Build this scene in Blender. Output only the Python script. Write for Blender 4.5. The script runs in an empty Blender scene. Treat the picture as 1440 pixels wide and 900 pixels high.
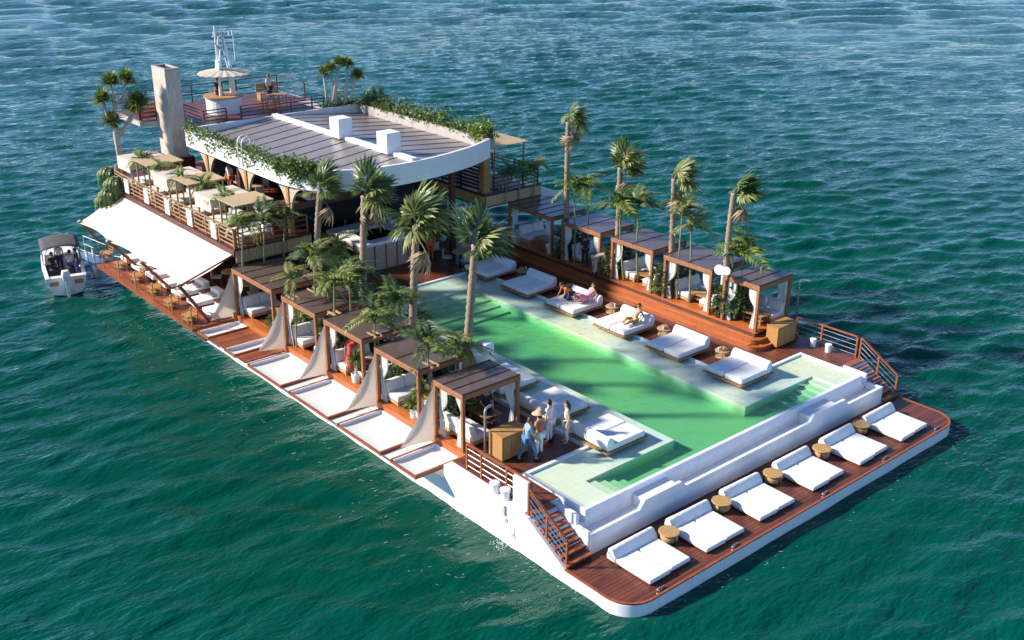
import bpy, bmesh, math, random
from mathutils import Vector, Matrix, Quaternion
import numpy as np
random.seed(7); np.random.seed(7)
S = bpy.context.scene
C = S.collection
R = math.radians
# ------------------------------------------------------------------ camera
YAW, PIT, ROL, FPX = -0.71098, 0.389037, 0.006619, 1515.876
CAM = Vector((-20.0425, -17.7856, 20.6654))
_fw = Vector((math.sin(-YAW)*math.cos(PIT), math.cos(YAW)*math.cos(PIT), -math.sin(PIT)))
_r0 = Vector((math.cos(YAW), math.sin(YAW), 0)); _u0 = _r0.cross(_fw)
_rt = _r0*math.cos(ROL) + _u0*math.sin(ROL); _up = _u0*math.cos(ROL) - _r0*math.sin(ROL)
cd = bpy.data.cameras.new('camera'); cam = bpy.data.objects.new('camera', cd); C.objects.link(cam)
cam.matrix_world = Matrix(((_rt.x, _up.x, -_fw.x, CAM.x), (_rt.y, _up.y, -_fw.y, CAM.y), (_rt.z, _up.z, -_fw.z, CAM.z), (0, 0, 0, 1)))
cd.sensor_width = 36; cd.lens = 36*FPX/1440; cd.clip_end = 20000; cd.clip_start = .5
S.camera = cam
# ------------------------------------------------------------------ world, sun, exposure
SUN_EL = R(30); SUN_H = Vector((-0.77, 0.638, 0))
w = bpy.data.worlds.new('World'); S.world = w; w.use_nodes = True
nt = w.node_tree; bg = nt.nodes['Background']
sk = nt.nodes.new('ShaderNodeTexSky'); sk.sky_type = 'NISHITA'; sk.sun_disc = False
sk.sun_elevation = SUN_EL; sk.sun_rotation = math.atan2(SUN_H.x, SUN_H.y)
sk.air_density = 0.75; sk.dust_density = 0.0; sk.ozone_density = 4.5; sk.altitude = 2500
nt.links.new(sk.outputs[0], bg.inputs[0]); bg.inputs[1].default_value = 0.14
sd = bpy.data.lights.new('sun', 'SUN'); sd.energy = 4.7; sd.angle = R(3.5); sd.color = (1, .92, .81)
so = bpy.data.objects.new('sun', sd); C.objects.link(so); so.location = (-40, 40, 60)
to_sun = Vector((SUN_H.x*math.cos(SUN_EL), SUN_H.y*math.cos(SUN_EL), math.sin(SUN_EL)))
so.rotation_euler = (-to_sun).to_track_quat('-Z', 'Y').to_euler()
S.view_settings.view_transform = 'Standard'; S.view_settings.look = 'None'
S.view_settings.exposure = 0.88; S.view_settings.gamma = 1
S.render.engine = 'CYCLES'; S.cycles.max_bounces = 8; S.cycles.transparent_max_bounces = 16
S.cycles.caustics_reflective = False; S.cycles.caustics_refractive = False
# ------------------------------------------------------------------ pixels to places (photo 1440 x 900)
def ray(u, v): return _fw + _rt*((u-720)/FPX) - _up*((v-450)/FPX)
def G(u, v, z): d = ray(u, v); return CAM + d*((z-CAM.z)/d.z)
def GX(u, v, x): d = ray(u, v); return CAM + d*((x-CAM.x)/d.x)
def GY(u, v, y): d = ray(u, v); return CAM + d*((y-CAM.y)/d.y)
_h = Vector((_fw.x, _fw.y, 0)).normalized()
def GV(u, v, base):                      # on the upright plane through base that faces the view
    d = ray(u, v); return CAM + d*((Vector(base)-CAM).dot(_h)/d.dot(_h))
WIND = Vector((0.80, -0.55, 0.05))
# ------------------------------------------------------------------ materials
M = {}
def mat(name, col, rough=.6, var=.0, vscale=3., bump=0., bscale=20., island=0., spec=.5, metal=0., sub=0., trans=0., stretch=None, coat=0.):
    m = bpy.data.materials.new(name); m.use_nodes = True; t = m.node_tree; b = t.nodes['Principled BSDF']
    b.inputs['Roughness'].default_value = rough; b.inputs['Metallic'].default_value = metal
    b.inputs['Specular IOR Level'].default_value = spec; b.inputs['Coat Weight'].default_value = coat
    b.inputs['Base Color'].default_value = (*col, 1)
    tc = t.nodes.new('ShaderNodeTexCoord'); src = tc.outputs['Object']
    if stretch:
        mp = t.nodes.new('ShaderNodeMapping'); mp.inputs['Scale'].default_value = stretch
        t.links.new(src, mp.inputs[0]); src = mp.outputs[0]
    fac = None
    if var:
        n = t.nodes.new('ShaderNodeTexNoise'); n.inputs['Scale'].default_value = vscale; n.inputs['Detail'].default_value = 6
        n.inputs['Roughness'].default_value = .65
        t.links.new(src, n.inputs['Vector'])
        mr = t.nodes.new('ShaderNodeMapRange'); mr.inputs[1].default_value = .3; mr.inputs[2].default_value = .7
        mr.inputs[3].default_value = 1-var; mr.inputs[4].default_value = 1+var
        t.links.new(n.outputs[0], mr.inputs[0]); fac = mr.outputs[0]
    if island:
        g = t.nodes.new('ShaderNodeNewGeometry'); mr = t.nodes.new('ShaderNodeMapRange')
        mr.inputs[3].default_value = 1-island; mr.inputs[4].default_value = 1+island
        t.links.new(g.outputs['Random Per Island'], mr.inputs[0])
        if fac:
            mu = t.nodes.new('ShaderNodeMath'); mu.operation = 'MULTIPLY'
            t.links.new(fac, mu.inputs[0]); t.links.new(mr.outputs[0], mu.inputs[1]); fac = mu.outputs[0]
        else: fac = mr.outputs[0]
    if fac:
        vm = t.nodes.new('ShaderNodeVectorMath'); vm.operation = 'SCALE'; vm.inputs[0].default_value = col
        t.links.new(fac, vm.inputs['Scale']); t.links.new(vm.outputs[0], b.inputs['Base Color'])
    if bump:
        n = t.nodes.new('ShaderNodeTexNoise'); n.inputs['Scale'].default_value = bscale; n.inputs['Detail'].default_value = 4
        t.links.new(src, n.inputs['Vector'])
        bp = t.nodes.new('ShaderNodeBump'); bp.inputs['Strength'].default_value = bump; bp.inputs['Distance'].default_value = .03
        t.links.new(n.outputs[0], bp.inputs['Height']); t.links.new(bp.outputs[0], b.inputs['Normal'])
    if trans:                             # light that passes through thin leaves or cloth
        o = t.nodes['Material Output']; tl = t.nodes.new('ShaderNodeBsdfTranslucent'); mx = t.nodes.new('ShaderNodeMixShader')
        tl.inputs[0].default_value = (*[min(1, c*1.3) for c in col], 1)
        if fac: t.links.new(vm.outputs[0], tl.inputs[0])
        mx.inputs[0].default_value = trans
        t.links.new(b.outputs[0], mx.inputs[1]); t.links.new(tl.outputs[0], mx.inputs[2]); t.links.new(mx.outputs[0], o.inputs[0])
    M[name] = m; return m
mat('white_paint', (.80, .80, .78), .35, var=.05, vscale=1.2, bump=.05, bscale=6)
mat('plaster', (.78, .78, .79), .7, var=.06, vscale=2.5, bump=.15, bscale=14)
mat('deck_wood', (.135, .037, .018), .42, var=.35, vscale=2.2, island=.28, bump=.12, bscale=9, stretch=(.35, 4, 4))
mat('step_wood', (.46, .125, .028), .38, var=.25, vscale=2.0, island=.18, bump=.12, bscale=9, stretch=(4, .3, 4))
mat('red_deck', (.25, .068, .026), .42, var=.35, vscale=2.0, island=.28, bump=.12, bscale=9, stretch=(4, .35, 4))
mat('trim_wood', (.30, .085, .032), .45, var=.25, vscale=5, island=.12)
mat('beam_wood', (.29, .115, .05), .5, var=.25, vscale=6, island=.15)
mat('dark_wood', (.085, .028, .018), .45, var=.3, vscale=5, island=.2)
mat('pale_wood', (.44, .29, .15), .6, var=.2, vscale=6, island=.15)
mat('cabinet_wood', (.40, .205, .066), .5, var=.22, vscale=3, bump=.1, bscale=10, stretch=(1, 1, 5))
mat('teak', (.33, .19, .09), .55, var=.25, vscale=5, island=.12)
mat('rattan', (.46, .27, .10), .6, var=.3, vscale=30, bump=.5, bscale=60)
mat('cushion', (.80, .785, .755), .9, var=.06, vscale=3, bump=.7, bscale=3.5)
mat('sofa_cloth', (.70, .67, .62), .9, var=.08, vscale=4, bump=.3, bscale=8)
mat('grey_cloth', (.42, .41, .41), .9, var=.1, vscale=4, bump=.3, bscale=8)
mat('curtain', (.80, .78, .73), .85, var=.05, trans=.35)
mat('sail', (.72, .65, .53), .85, var=.12, vscale=30, trans=.35)
mat('awning', (.84, .77, .68), .8, var=.04, vscale=1.5, trans=.3)
mat('tan_cloth', (.72, .62, .52), .85, var=.1, vscale=3, trans=.2)
mat('net', (.86, .85, .82), .8, var=.03, vscale=60, trans=.25)
mat('bamboo', (.52, .385, .225), .7, var=.25, vscale=3, bump=.6, bscale=40, stretch=(1, 12, 1))
mat('bamboo_panel', (.48, .31, .15), .6, var=.3, vscale=4, bump=.5, bscale=30, stretch=(6, 6, 2), island=.15)
mat('woven', (.46, .36, .26), .75, var=.25, vscale=8, bump=.6, bscale=30)
mat('roof_sheet', (.11, .078, .064), .18, var=.15, vscale=1.2, spec=.6)
mat('roof_metal', (.215, .185, .178), .3, var=.12, vscale=1.0, spec=.6)
mat('black', (.012, .011, .012), .5)
mat('black_metal', (.02, .018, .018), .4)
mat('steel', (.62, .62, .62), .28, metal=.9)
mat('grey_post', (.30, .30, .31), .4, metal=.4)
mat('pool_tile', (.72, .735, .65), .45, var=.1, vscale=.6, bump=.05, bscale=8)
def pool_tile():
    t = M['pool_tile'].node_tree; b = t.nodes['Principled BSDF']; tc = t.nodes.new('ShaderNodeTexCoord')
    n = t.nodes.new('ShaderNodeTexNoise'); n.inputs['Scale'].default_value = .35; n.inputs['Detail'].default_value = 5; t.links.new(tc.outputs['Object'], n.inputs['Vector'])
    cr = t.nodes.new('ShaderNodeValToRGB'); e = cr.color_ramp.elements; e[0].position = .36; e[0].color = (.60, .70, .66, 1); e[1].position = .64; e[1].color = (.78, .74, .52, 1)
    t.links.new(n.outputs[0], cr.inputs[0]); br = t.nodes.new('ShaderNodeTexBrick'); br.offset = 0; br.inputs['Scale'].default_value = 1; br.inputs['Brick Width'].default_value = .3; br.inputs['Row Height'].default_value = .3; br.inputs['Mortar Size'].default_value = .006
    br.inputs['Mortar'].default_value = (.61, .64, .54, 1); t.links.new(tc.outputs['Object'], br.inputs['Vector'])
    t.links.new(cr.outputs[0], br.inputs['Color1']); t.links.new(cr.outputs[0], br.inputs['Color2']); t.links.new(br.outputs['Color'], b.inputs['Base Color'])
mat('chimney_board', (.52, .445, .37), .8, var=.35, vscale=3.5, bump=.5, bscale=14, stretch=(4, 4, .5))
mat('concrete', (.42, .38, .35), .8, var=.15, vscale=2)
mat('palm_leaf', (.105, .165, .042), .42, var=.3, vscale=3, island=.45, trans=.3)
mat('palm_pale', (.25, .27, .09), .5, var=.3, vscale=3, island=.4, trans=.3)
mat('palm_dead', (.30, .215, .125), .7, var=.3, vscale=3, island=.3, trans=.2)
mat('feather_leaf', (.20, .265, .05), .42, var=.3, vscale=3, island=.4, trans=.35)
mat('feather_dark', (.065, .115, .032), .45, var=.3, vscale=3, island=.4, trans=.3)
mat('spiky_leaf', (.14, .19, .055), .45, var=.3, vscale=3, island=.45, trans=.3)
mat('shrub_leaf', (.085, .14, .038), .45, var=.35, vscale=3, island=.5, trans=.3)
mat('vine_leaf', (.13, .19, .045), .5, var=.35, vscale=2, island=.5, trans=.3)
mat('palm_trunk', (.30, .215, .15), .85, var=.3, vscale=6, bump=.7, bscale=14, stretch=(1, 1, 3))
mat('pale_trunk', (.48, .43, .36), .85, var=.2, vscale=6, bump=.4, bscale=14)
mat('green_trunk', (.22, .22, .11), .7, var=.25, vscale=8)
mat('pot', (.72, .70, .66), .6, var=.1)
mat('skin_tan', (.45, .25, .155), .5); mat('skin_pale', (.58, .37, .27), .5); mat('hair_dark', (.018, .012, .010), .5)
mat('hair_brown', (.06, .03, .018), .5)
mat('boat_white', (.74, .72, .70), .35, var=.08); mat('canvas_grey', (.075, .066, .062), .85, var=.2); mat('rubber', (.03, .03, .035), .6)
mat('glass_ware', (.7, .72, .7), .1); mat('food', (.45, .30, .16), .6, var=.4, vscale=30)
mat('glint', (.42, .50, .42), .6)  # pale tone of the flecks that imitate hull reflections
mat('lamp_white', (.80, .80, .82), .5)
def cloth(name, col, **k):
    if name not in M: mat(name, col, .85, **k)
    return name
def hull_paint():
    m = mat('hull_paint', (.80, .80, .78), .38, bump=.05, bscale=3); t = m.node_tree; b = t.nodes['Principled BSDF']
    tc = t.nodes.new('ShaderNodeTexCoord'); mp = t.nodes.new('ShaderNodeMapping'); mp.inputs['Scale'].default_value = (5, 5, .35); t.links.new(tc.outputs['Object'], mp.inputs[0])
    n = t.nodes.new('ShaderNodeTexNoise'); n.inputs['Scale'].default_value = 1.3; n.inputs['Detail'].default_value = 7; n.inputs['Roughness'].default_value = .7; t.links.new(mp.outputs[0], n.inputs['Vector'])
    cr = t.nodes.new('ShaderNodeValToRGB'); e = cr.color_ramp.elements; e[0].position = .55; e[0].color = (.80, .80, .78, 1); e[1].position = .78; e[1].color = (.52, .44, .35, 1)
    t.links.new(n.outputs[0], cr.inputs[0])
    sx = t.nodes.new('ShaderNodeSeparateXYZ'); t.links.new(tc.outputs['Object'], sx.inputs[0]); mr = t.nodes.new('ShaderNodeMapRange'); mr.inputs[1].default_value = -.26; mr.inputs[2].default_value = -.17
    t.links.new(sx.outputs['Z'], mr.inputs[0]); mx = t.nodes.new('ShaderNodeMix'); mx.data_type = 'RGBA'; mx.inputs[6].default_value = (.20, .13, .08, 1)
    t.links.new(mr.outputs[0], mx.inputs[0]); t.links.new(cr.outputs[0], mx.inputs[7]); t.links.new(mx.outputs[2], b.inputs['Base Color'])
hull_paint()
pool_tile()
# water of the pool
def pool_water():
    m = bpy.data.materials.new('pool_water'); m.use_nodes = True; t = m.node_tree; o = t.nodes['Material Output']
    t.nodes.remove(t.nodes['Principled BSDF'])
    tr = t.nodes.new('ShaderNodeBsdfTransparent'); gl = t.nodes.new('ShaderNodeBsdfGlossy'); gl.inputs['Roughness'].default_value = .05
    fr = t.nodes.new('ShaderNodeFresnel'); fr.inputs[0].default_value = 1.33; mx = t.nodes.new('ShaderNodeMixShader')
    n = t.nodes.new('ShaderNodeTexNoise'); n.inputs['Scale'].default_value = 2.2; n.inputs['Detail'].default_value = 5
    tc = t.nodes.new('ShaderNodeTexCoord'); t.links.new(tc.outputs['Object'], n.inputs['Vector'])
    bp = t.nodes.new('ShaderNodeBump'); bp.inputs['Strength'].default_value = .7; bp.inputs['Distance'].default_value = .2
    t.links.new(n.outputs[0], bp.inputs['Height']); t.links.new(bp.outputs[0], gl.inputs['Normal']); t.links.new(bp.outputs[0], fr.inputs['Normal'])
    ge = t.nodes.new('ShaderNodeNewGeometry'); iv = t.nodes.new('ShaderNodeMath'); iv.operation = 'SUBTRACT'; iv.inputs[0].default_value = 1
    mf = t.nodes.new('ShaderNodeMath'); mf.operation = 'MULTIPLY'; t.links.new(ge.outputs['Backfacing'], iv.inputs[1])
    t.links.new(iv.outputs[0], mf.inputs[0]); t.links.new(fr.outputs[0], mf.inputs[1])
    t.links.new(mf.outputs[0], mx.inputs[0]); t.links.new(tr.outputs[0], mx.inputs[1]); t.links.new(gl.outputs[0], mx.inputs[2])
    t.links.new(mx.outputs[0], o.inputs['Surface'])
    va = t.nodes.new('ShaderNodeVolumeAbsorption'); va.inputs[0].default_value = (.46, .84, .60, 1); va.inputs[1].default_value = 1.75
    t.links.new(va.outputs[0], o.inputs['Volume']); M['pool_water'] = m
pool_water()
def sea_mat():
    m = bpy.data.materials.new('sea_water'); m.use_nodes = True; t = m.node_tree; b = t.nodes['Principled BSDF']
    b.inputs['Roughness'].default_value = .06; b.inputs['IOR'].default_value = 1.33; b.inputs['Specular IOR Level'].default_value = .22
    tc = t.nodes.new('ShaderNodeTexCoord')
    n = t.nodes.new('ShaderNodeTexNoise'); n.inputs['Scale'].default_value = .03; n.inputs['Detail'].default_value = 3
    t.links.new(tc.outputs['Object'], n.inputs['Vector'])
    cr = t.nodes.new('ShaderNodeValToRGB'); cr.color_ramp.elements[0].position = .35; cr.color_ramp.elements[1].position = .68
    cr.color_ramp.elements[0].color = (.0, .053, .032, 1); cr.color_ramp.elements[1].color = (.0, .072, .055, 1)
    t.links.new(n.outputs[0], cr.inputs[0]); t.links.new(cr.outputs[0], b.inputs['Base Color'])
    hs = None
    for sc, st in ((1.0, .9), (2.6, .42), (7., .16)):
        mp = t.nodes.new('ShaderNodeMapping'); mp.inputs['Rotation'].default_value = (0, 0, R(-25+sc*6)); mp.inputs['Scale'].default_value = (.5, 1, 1)
        t.links.new(tc.outputs['Object'], mp.inputs[0])
        k = t.nodes.new('ShaderNodeTexNoise'); k.inputs['Scale'].default_value = sc; k.inputs['Detail'].default_value = 3; k.inputs['Distortion'].default_value = .35
        t.links.new(mp.outputs[0], k.inputs['Vector'])
        mu = t.nodes.new('ShaderNodeMath'); mu.operation = 'MULTIPLY_ADD'; mu.inputs[1].default_value = st
        t.links.new(k.outputs[0], mu.inputs[0])
        if hs: t.links.new(hs, mu.inputs[2])
        hs = mu.outputs[0]
    bp = t.nodes.new('ShaderNodeBump'); ln = t.nodes.new('ShaderNodeVectorMath'); ln.operation = 'LENGTH'; t.links.new(tc.outputs['Object'], ln.inputs[0])
    md_ = t.nodes.new('ShaderNodeMapRange'); md_.inputs[1].default_value = 55; md_.inputs[2].default_value = 190; md_.inputs[3].default_value = .24; md_.inputs[4].default_value = 1.0
    t.links.new(ln.outputs['Value'], md_.inputs[0])
    pn = t.nodes.new('ShaderNodeTexNoise'); pn.inputs['Scale'].default_value = .045; pn.inputs['Detail'].default_value = 3; t.links.new(tc.outputs['Object'], pn.inputs['Vector'])
    pm_ = t.nodes.new('ShaderNodeMapRange'); pm_.inputs[1].default_value = .32; pm_.inputs[2].default_value = .68; pm_.inputs[3].default_value = .45; pm_.inputs[4].default_value = 1.4
    t.links.new(pn.outputs[0], pm_.inputs[0]); mm = t.nodes.new('ShaderNodeMath'); mm.operation = 'MULTIPLY'; t.links.new(md_.outputs[0], mm.inputs[0]); t.links.new(pm_.outputs[0], mm.inputs[1])
    t.links.new(mm.outputs[0], bp.inputs['Distance']); bp.inputs['Strength'].default_value = .9
    t.links.new(hs, bp.inputs['Height']); t.links.new(bp.outputs[0], b.inputs['Normal']); M['sea'] = m
sea_mat()
# ------------------------------------------------------------------ mesh helpers
class MB:
    def __init__(s): s.v = []; s.f = []
    def add(s, vs, fs):
        o = len(s.v); s.v += [tuple(p) for p in vs]; s.f += [tuple(i+o for i in f) for f in fs]; return s
    def box(s, x0, x1, y0, y1, z0, z1):
        return s.add([(x, y, z) for z in (z0, z1) for y in (y0, y1) for x in (x0, x1)],
                     [(0, 2, 3, 1), (4, 5, 7, 6), (0, 1, 5, 4), (2, 6, 7, 3), (0, 4, 6, 2), (1, 3, 7, 5)])
    def bar(s, a, b, w, h=None, up=(0, 0, 1)):
        a = Vector(a); b = Vector(b); d = (b-a).normalized(); h = h or w; up = Vector(up)
        if abs(d.dot(up)) > .98: up = Vector((0, 1, 0))
        x = d.cross(up).normalized(); u = x.cross(d)
        vs = [p + x*(i*w/2) + u*(j*h/2) for p in (a, b) for i, j in ((-1, -1), (1, -1), (1, 1), (-1, 1))]
        return s.add(vs, [(3, 2, 1, 0), (4, 5, 6, 7), (0, 1, 5, 4), (1, 2, 6, 5), (2, 3, 7, 6), (3, 0, 4, 7)])
    def tube(s, pts, rad, n=8, cap=True):
        pts = [Vector(p) for p in pts]; k = len(pts)
        if not hasattr(rad, '__len__'): rad = [rad]*k
        vs = []
        ref = Vector((.31, .95, .07))
        for i, p in enumerate(pts):
            d = (pts[min(i+1, k-1)] - pts[max(i-1, 0)]).normalized()
            if abs(d.dot(ref)) > .97: ref = Vector((.95, .1, .3))
            x = d.cross(ref).normalized(); y = d.cross(x)
            vs += [p + (x*math.cos(2*math.pi*j/n) + y*math.sin(2*math.pi*j/n))*rad[i] for j in range(n)]
        fs = [(i*n+j, (i+1)*n+j, (i+1)*n+(j+1) % n, i*n+(j+1) % n) for i in range(k-1) for j in range(n)]
        if cap: fs += [tuple(range(n)), tuple(range((k-1)*n+n-1, (k-1)*n-1, -1))]
        return s.add(vs, fs)
    def lathe(s, prof, n=20, c=(0, 0, 0)):
        vs = [(c[0]+r*math.cos(2*math.pi*j/n), c[1]+r*math.sin(2*math.pi*j/n), c[2]+z) for r, z in prof for j in range(n)]
        k = len(prof)
        fs = [(i*n+j, i*n+(j+1) % n, (i+1)*n+(j+1) % n, (i+1)*n+j) for i in range(k-1) for j in range(n)]
        fs += [tuple(range(n-1, -1, -1)), tuple(range((k-1)*n, k*n))]
        return s.add(vs, fs)
    def prism(s, out, z0, z1):
        n = len(out); vs = [(x, y, z0) for x, y in out] + [(x, y, z1) for x, y in out]
        return s.add(vs, [tuple(range(n-1, -1, -1)), tuple(range(n, 2*n))] + [(i, (i+1) % n, n+(i+1) % n, n+i) for i in range(n)])
    def sheet(s, grid):                  # rows of points
        r = len(grid); c = len(grid[0])
        return s.add([p for row in grid for p in row], [(i*c+j, i*c+j+1, (i+1)*c+j+1, (i+1)*c+j) for i in range(r-1) for j in range(c-1)])
    def mesh(s, name, bevel=0, seg=2, smooth=False, solid=0):
        me = bpy.data.meshes.new(name)
        bm = bmesh.new(); vs = [bm.verts.new(p) for p in s.v]
        for f in s.f:
            try: bm.faces.new([vs[i] for i in f])
            except ValueError: pass
        if solid:
            bmesh.ops.recalc_face_normals(bm, faces=bm.faces)
            bmesh.ops.solidify(bm, geom=bm.faces[:], thickness=solid)
        bmesh.ops.recalc_face_normals(bm, faces=bm.faces)
        if bevel:
            bmesh.ops.bevel(bm, geom=bm.edges[:], offset=bevel, segments=seg, affect='EDGES', profile=.6)
        bm.to_mesh(me); bm.free()
        if smooth: me.polygons.foreach_set('use_smooth', [True]*len(me.polygons))
        return me
    def build(s, name, m, parent=None, bevel=0, seg=2, smooth=False, solid=0):
        me = s.mesh(name, bevel, seg, smooth, solid); me.materials.append(M[m])
        return link(name, me, parent)
def link(name, me, parent=None):
    o = bpy.data.objects.new(name, me); C.objects.link(o)
    if parent: o.parent = parent
    return o
def box(*a): return MB().box(*a)
def thing(name, label, cat, loc=(0, 0, 0), rz=0, group=None):
    o = bpy.data.objects.new(name, None); C.objects.link(o); o.empty_display_size = .3
    o.location = loc; o.rotation_euler = (0, 0, rz); o['label'] = label; o['category'] = cat
    if group: o['group'] = group
    return o
def tag(o, label, cat, group=None):
    o['label'] = label; o['category'] = cat
    if group: o['group'] = group
    return o
def structure(o): o['kind'] = 'structure'; return o
def stuff(o): o['kind'] = 'stuff'; return o
def dup(root, loc, rz, label, group=None):
    r = root.copy(); C.objects.link(r); r.location = loc; r.rotation_euler = (0, 0, rz); r['label'] = label
    if group: r['group'] = group
    for ch in list(root.children):
        c = ch.copy(); C.objects.link(c); c.parent = r
        for g in list(ch.children):
            d = g.copy(); C.objects.link(d); d.parent = c
    return r
ORD = ['nearest', 'second', 'third', 'fourth', 'fifth', 'sixth', 'seventh', 'eighth', 'ninth', 'tenth']
def planks(mb, x0, x1, y0, y1, z, along='x', wd=.14, th=.03, gap=.009, run=3.2):
    rng = random.Random(int(x0*91+y0*17+z*7))
    a0, a1, b0, b1 = (x0, x1, y0, y1) if along == 'x' else (y0, y1, x0, x1)
    n = max(1, round((b1-b0)/wd)); step = (b1-b0)/n
    for i in range(n):
        p = a0; first = True
        while p < a1-1e-4:
            q = min(a1, p + (rng.uniform(.3, 1)*run if first else run)); first = False
            if a1-q < .4: q = a1
            lo, hi = b0+i*step+gap/2, b0+(i+1)*step-gap/2; dz = rng.uniform(-.003, .0)
            if along == 'x': mb.box(p+gap/3, q-gap/3, lo, hi, z-th, z+dz)
            else: mb.box(lo, hi, p+gap/3, q-gap/3, z-th, z+dz)
            p = q
    return mb
# ------------------------------------------------------------------ sea
def sea():
    def axis(lo, hi, st, mid, far):
        def grow(p, sg):
            o = []; d = st
            while abs(p) < far:
                d *= 1.013 if abs(p) < mid else 1.22
                p += sg*d; o.append(p)
            return o
        return np.array(grow(lo, -1)[::-1] + list(np.arange(lo, hi+st/2, st)) + grow(hi, 1))
    xs = axis(-26, 40, .2, 420, 9000); ys = axis(-14, 55, .2, 420, 9000)
    Xg, Yg = np.meshgrid(xs, ys)
    sp = np.maximum(np.gradient(xs)[None, :], np.gradient(ys)[:, None])
    Z = np.zeros_like(Xg); rs = np.random.RandomState(3)
    wa = math.atan2(.93, .36)
    for i in range(52):
        L = math.exp(rs.uniform(math.log(.75), math.log(3.6))); th = wa + rs.normal(0, .42); k = 2*math.pi/L; amp = .0064*L
        ph = rs.uniform(0, 6.28)
        q = k*(Xg*math.cos(th)+Yg*math.sin(th)) + ph + .9*np.sin(.13*Xg+.09*Yg+i)
        Z += amp*np.clip((L/sp-2.0)/2.0, 0, 1)*(np.sin(q) + .28*np.cos(2*q))
    far_w = np.clip((sp-.5)/1.0, 0, 1)
    for i in range(36):
        L = math.exp(rs.uniform(math.log(2.6), math.log(13.0))); th = wa + rs.normal(0, .5); k = 2*math.pi/L
        q = k*(Xg*math.cos(th)+Yg*math.sin(th)) + rs.uniform(0, 6.28) + .9*np.sin(.05*Xg+.03*Yg+i)
        Z += .0060*L*far_w*np.clip((L/sp-2.0)/2.0, 0, 1)*np.sin(q)
    Z *= .85 + .35*np.sin(.06*Xg+.3)*np.sin(.07*Yg)
    dh = np.hypot(np.maximum(np.maximum(-Xg, Xg-19.5), 0), np.maximum(np.maximum(-Yg, Yg-41), 0))
    Z *= np.clip(.28+.72*dh/5, 0, 1)
    Z -= .17
    nx, ny = len(xs), len(ys)
    me = bpy.data.meshes.new('sea')
    me.vertices.add(nx*ny); me.vertices.foreach_set('co', np.stack([Xg, Yg, Z], -1).astype('f').ravel())
    i = np.arange((nx-1)*(ny-1)); a = (i//(nx-1))*nx + i % (nx-1)
    q = np.stack([a, a+1, a+nx+1, a+nx], -1).astype('i')
    me.loops.add(q.size); me.loops.foreach_set('vertex_index', q.ravel())
    me.polygons.add(len(q)); me.polygons.foreach_set('loop_start', np.arange(len(q))*4); me.polygons.foreach_set('loop_total', np.full(len(q), 4))
    me.update(); me.validate(); me.polygons.foreach_set('use_smooth', [True]*len(q))
    me.materials.append(M['sea']); structure(link('sea', me))
sea()
# ------------------------------------------------------------------ barge: hull and decks
W, ZD, ZB, ZL = 19.5, 1.40, 0.30, 1.10
def hull_outline(inset=0, r=1.05, x0=0., x1=W, y1=41., n=20):
    o = []
    for cx, cy, a0 in ((x1-r, r, -90), (x1-1.5, y1-1.5, 0), (x0+3, y1-3, 90), (x0+r, r, 180)):
        rr = {-90: r, 0: 1.5, 90: 3, 180: r}[a0]
        for i in range(n+1):
            a = R(a0+90*i/n); o.append((cx+(rr-inset)*math.cos(a), cy+(rr-inset)*math.sin(a)))
    return o
barge = thing('floating_barge', 'long white steel barge hull floating on green sea', 'barge')
MB().prism(hull_outline(), -.6, ZB-.04).build('hull', 'hull_paint', barge, bevel=.03)
hb = MB()
hb.box(0, 1.0, 4.9, 9.15, ZB-.03, ZD-.035).box(0, 1.0, 9.15, 38, ZB-.03, .8)
hb.box(1.0, 4.6, 6.9, 24.5, ZB-.03, ZD-.035).box(13.82, 19.5, 6.9, 24.5, ZB-.03, ZD-.035).box(1.0, 19.5, 24.5, 38, ZB-.03, ZD-.035)
hb.box(1.0, 1.64, 4.9, 6.9, ZB-.03, ZD-.035).box(17.87, 19.5, 4.9, 6.9, ZB-.03, ZD-.035)
hb.build('side_wall', 'hull_paint', barge)
for x0 in (0.0, 18.3):                    # wedge that carries each stair
    st = MB(); y0, y1 = 2.86, 4.9
    st.add([(x, y, z) for x in (x0, x0+1.2) for y, z in ((y0, ZB-.03), (y1, ZB-.03), (y1, ZD-.04), (y1-.25, ZD-.05), (y0, ZB+.02))],
           [(0, 1, 2, 3, 4), (9, 8, 7, 6, 5), (0, 5, 6, 1), (1, 6, 7, 2), (2, 7, 8, 3), (3, 8, 9, 4), (4, 9, 5, 0)]).build('stair_wedge', 'hull_paint', barge)
for y in (6.55, 6.0):
    b = MB().lathe([(.15, 0), (.15, .30), (.19, .32), (.19, .40), (.16, .42)], 16).build('bollard', 'white_paint', barge, smooth=False)
    b.location = (.2, y, ZD-.05)
MB().box(-.10, -.002, 5.75, 6.05, .95, 1.32).build('fairlead', 'white_paint', barge, bevel=.02)
for y, z in ((5.35, .45),):
    MB().tube([(-.06, y, z), (-.06, y, z+.22)], .02, 6).build('hull_fitting', 'steel', barge)
MB().lathe([(.08, 0), (.08, .02)], 12).build('hull_port', 'rattan', barge).matrix_local = Matrix.Translation((-.004, 5.7, .75)) @ Matrix.Rotation(R(-90), 4, 'Y')
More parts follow.
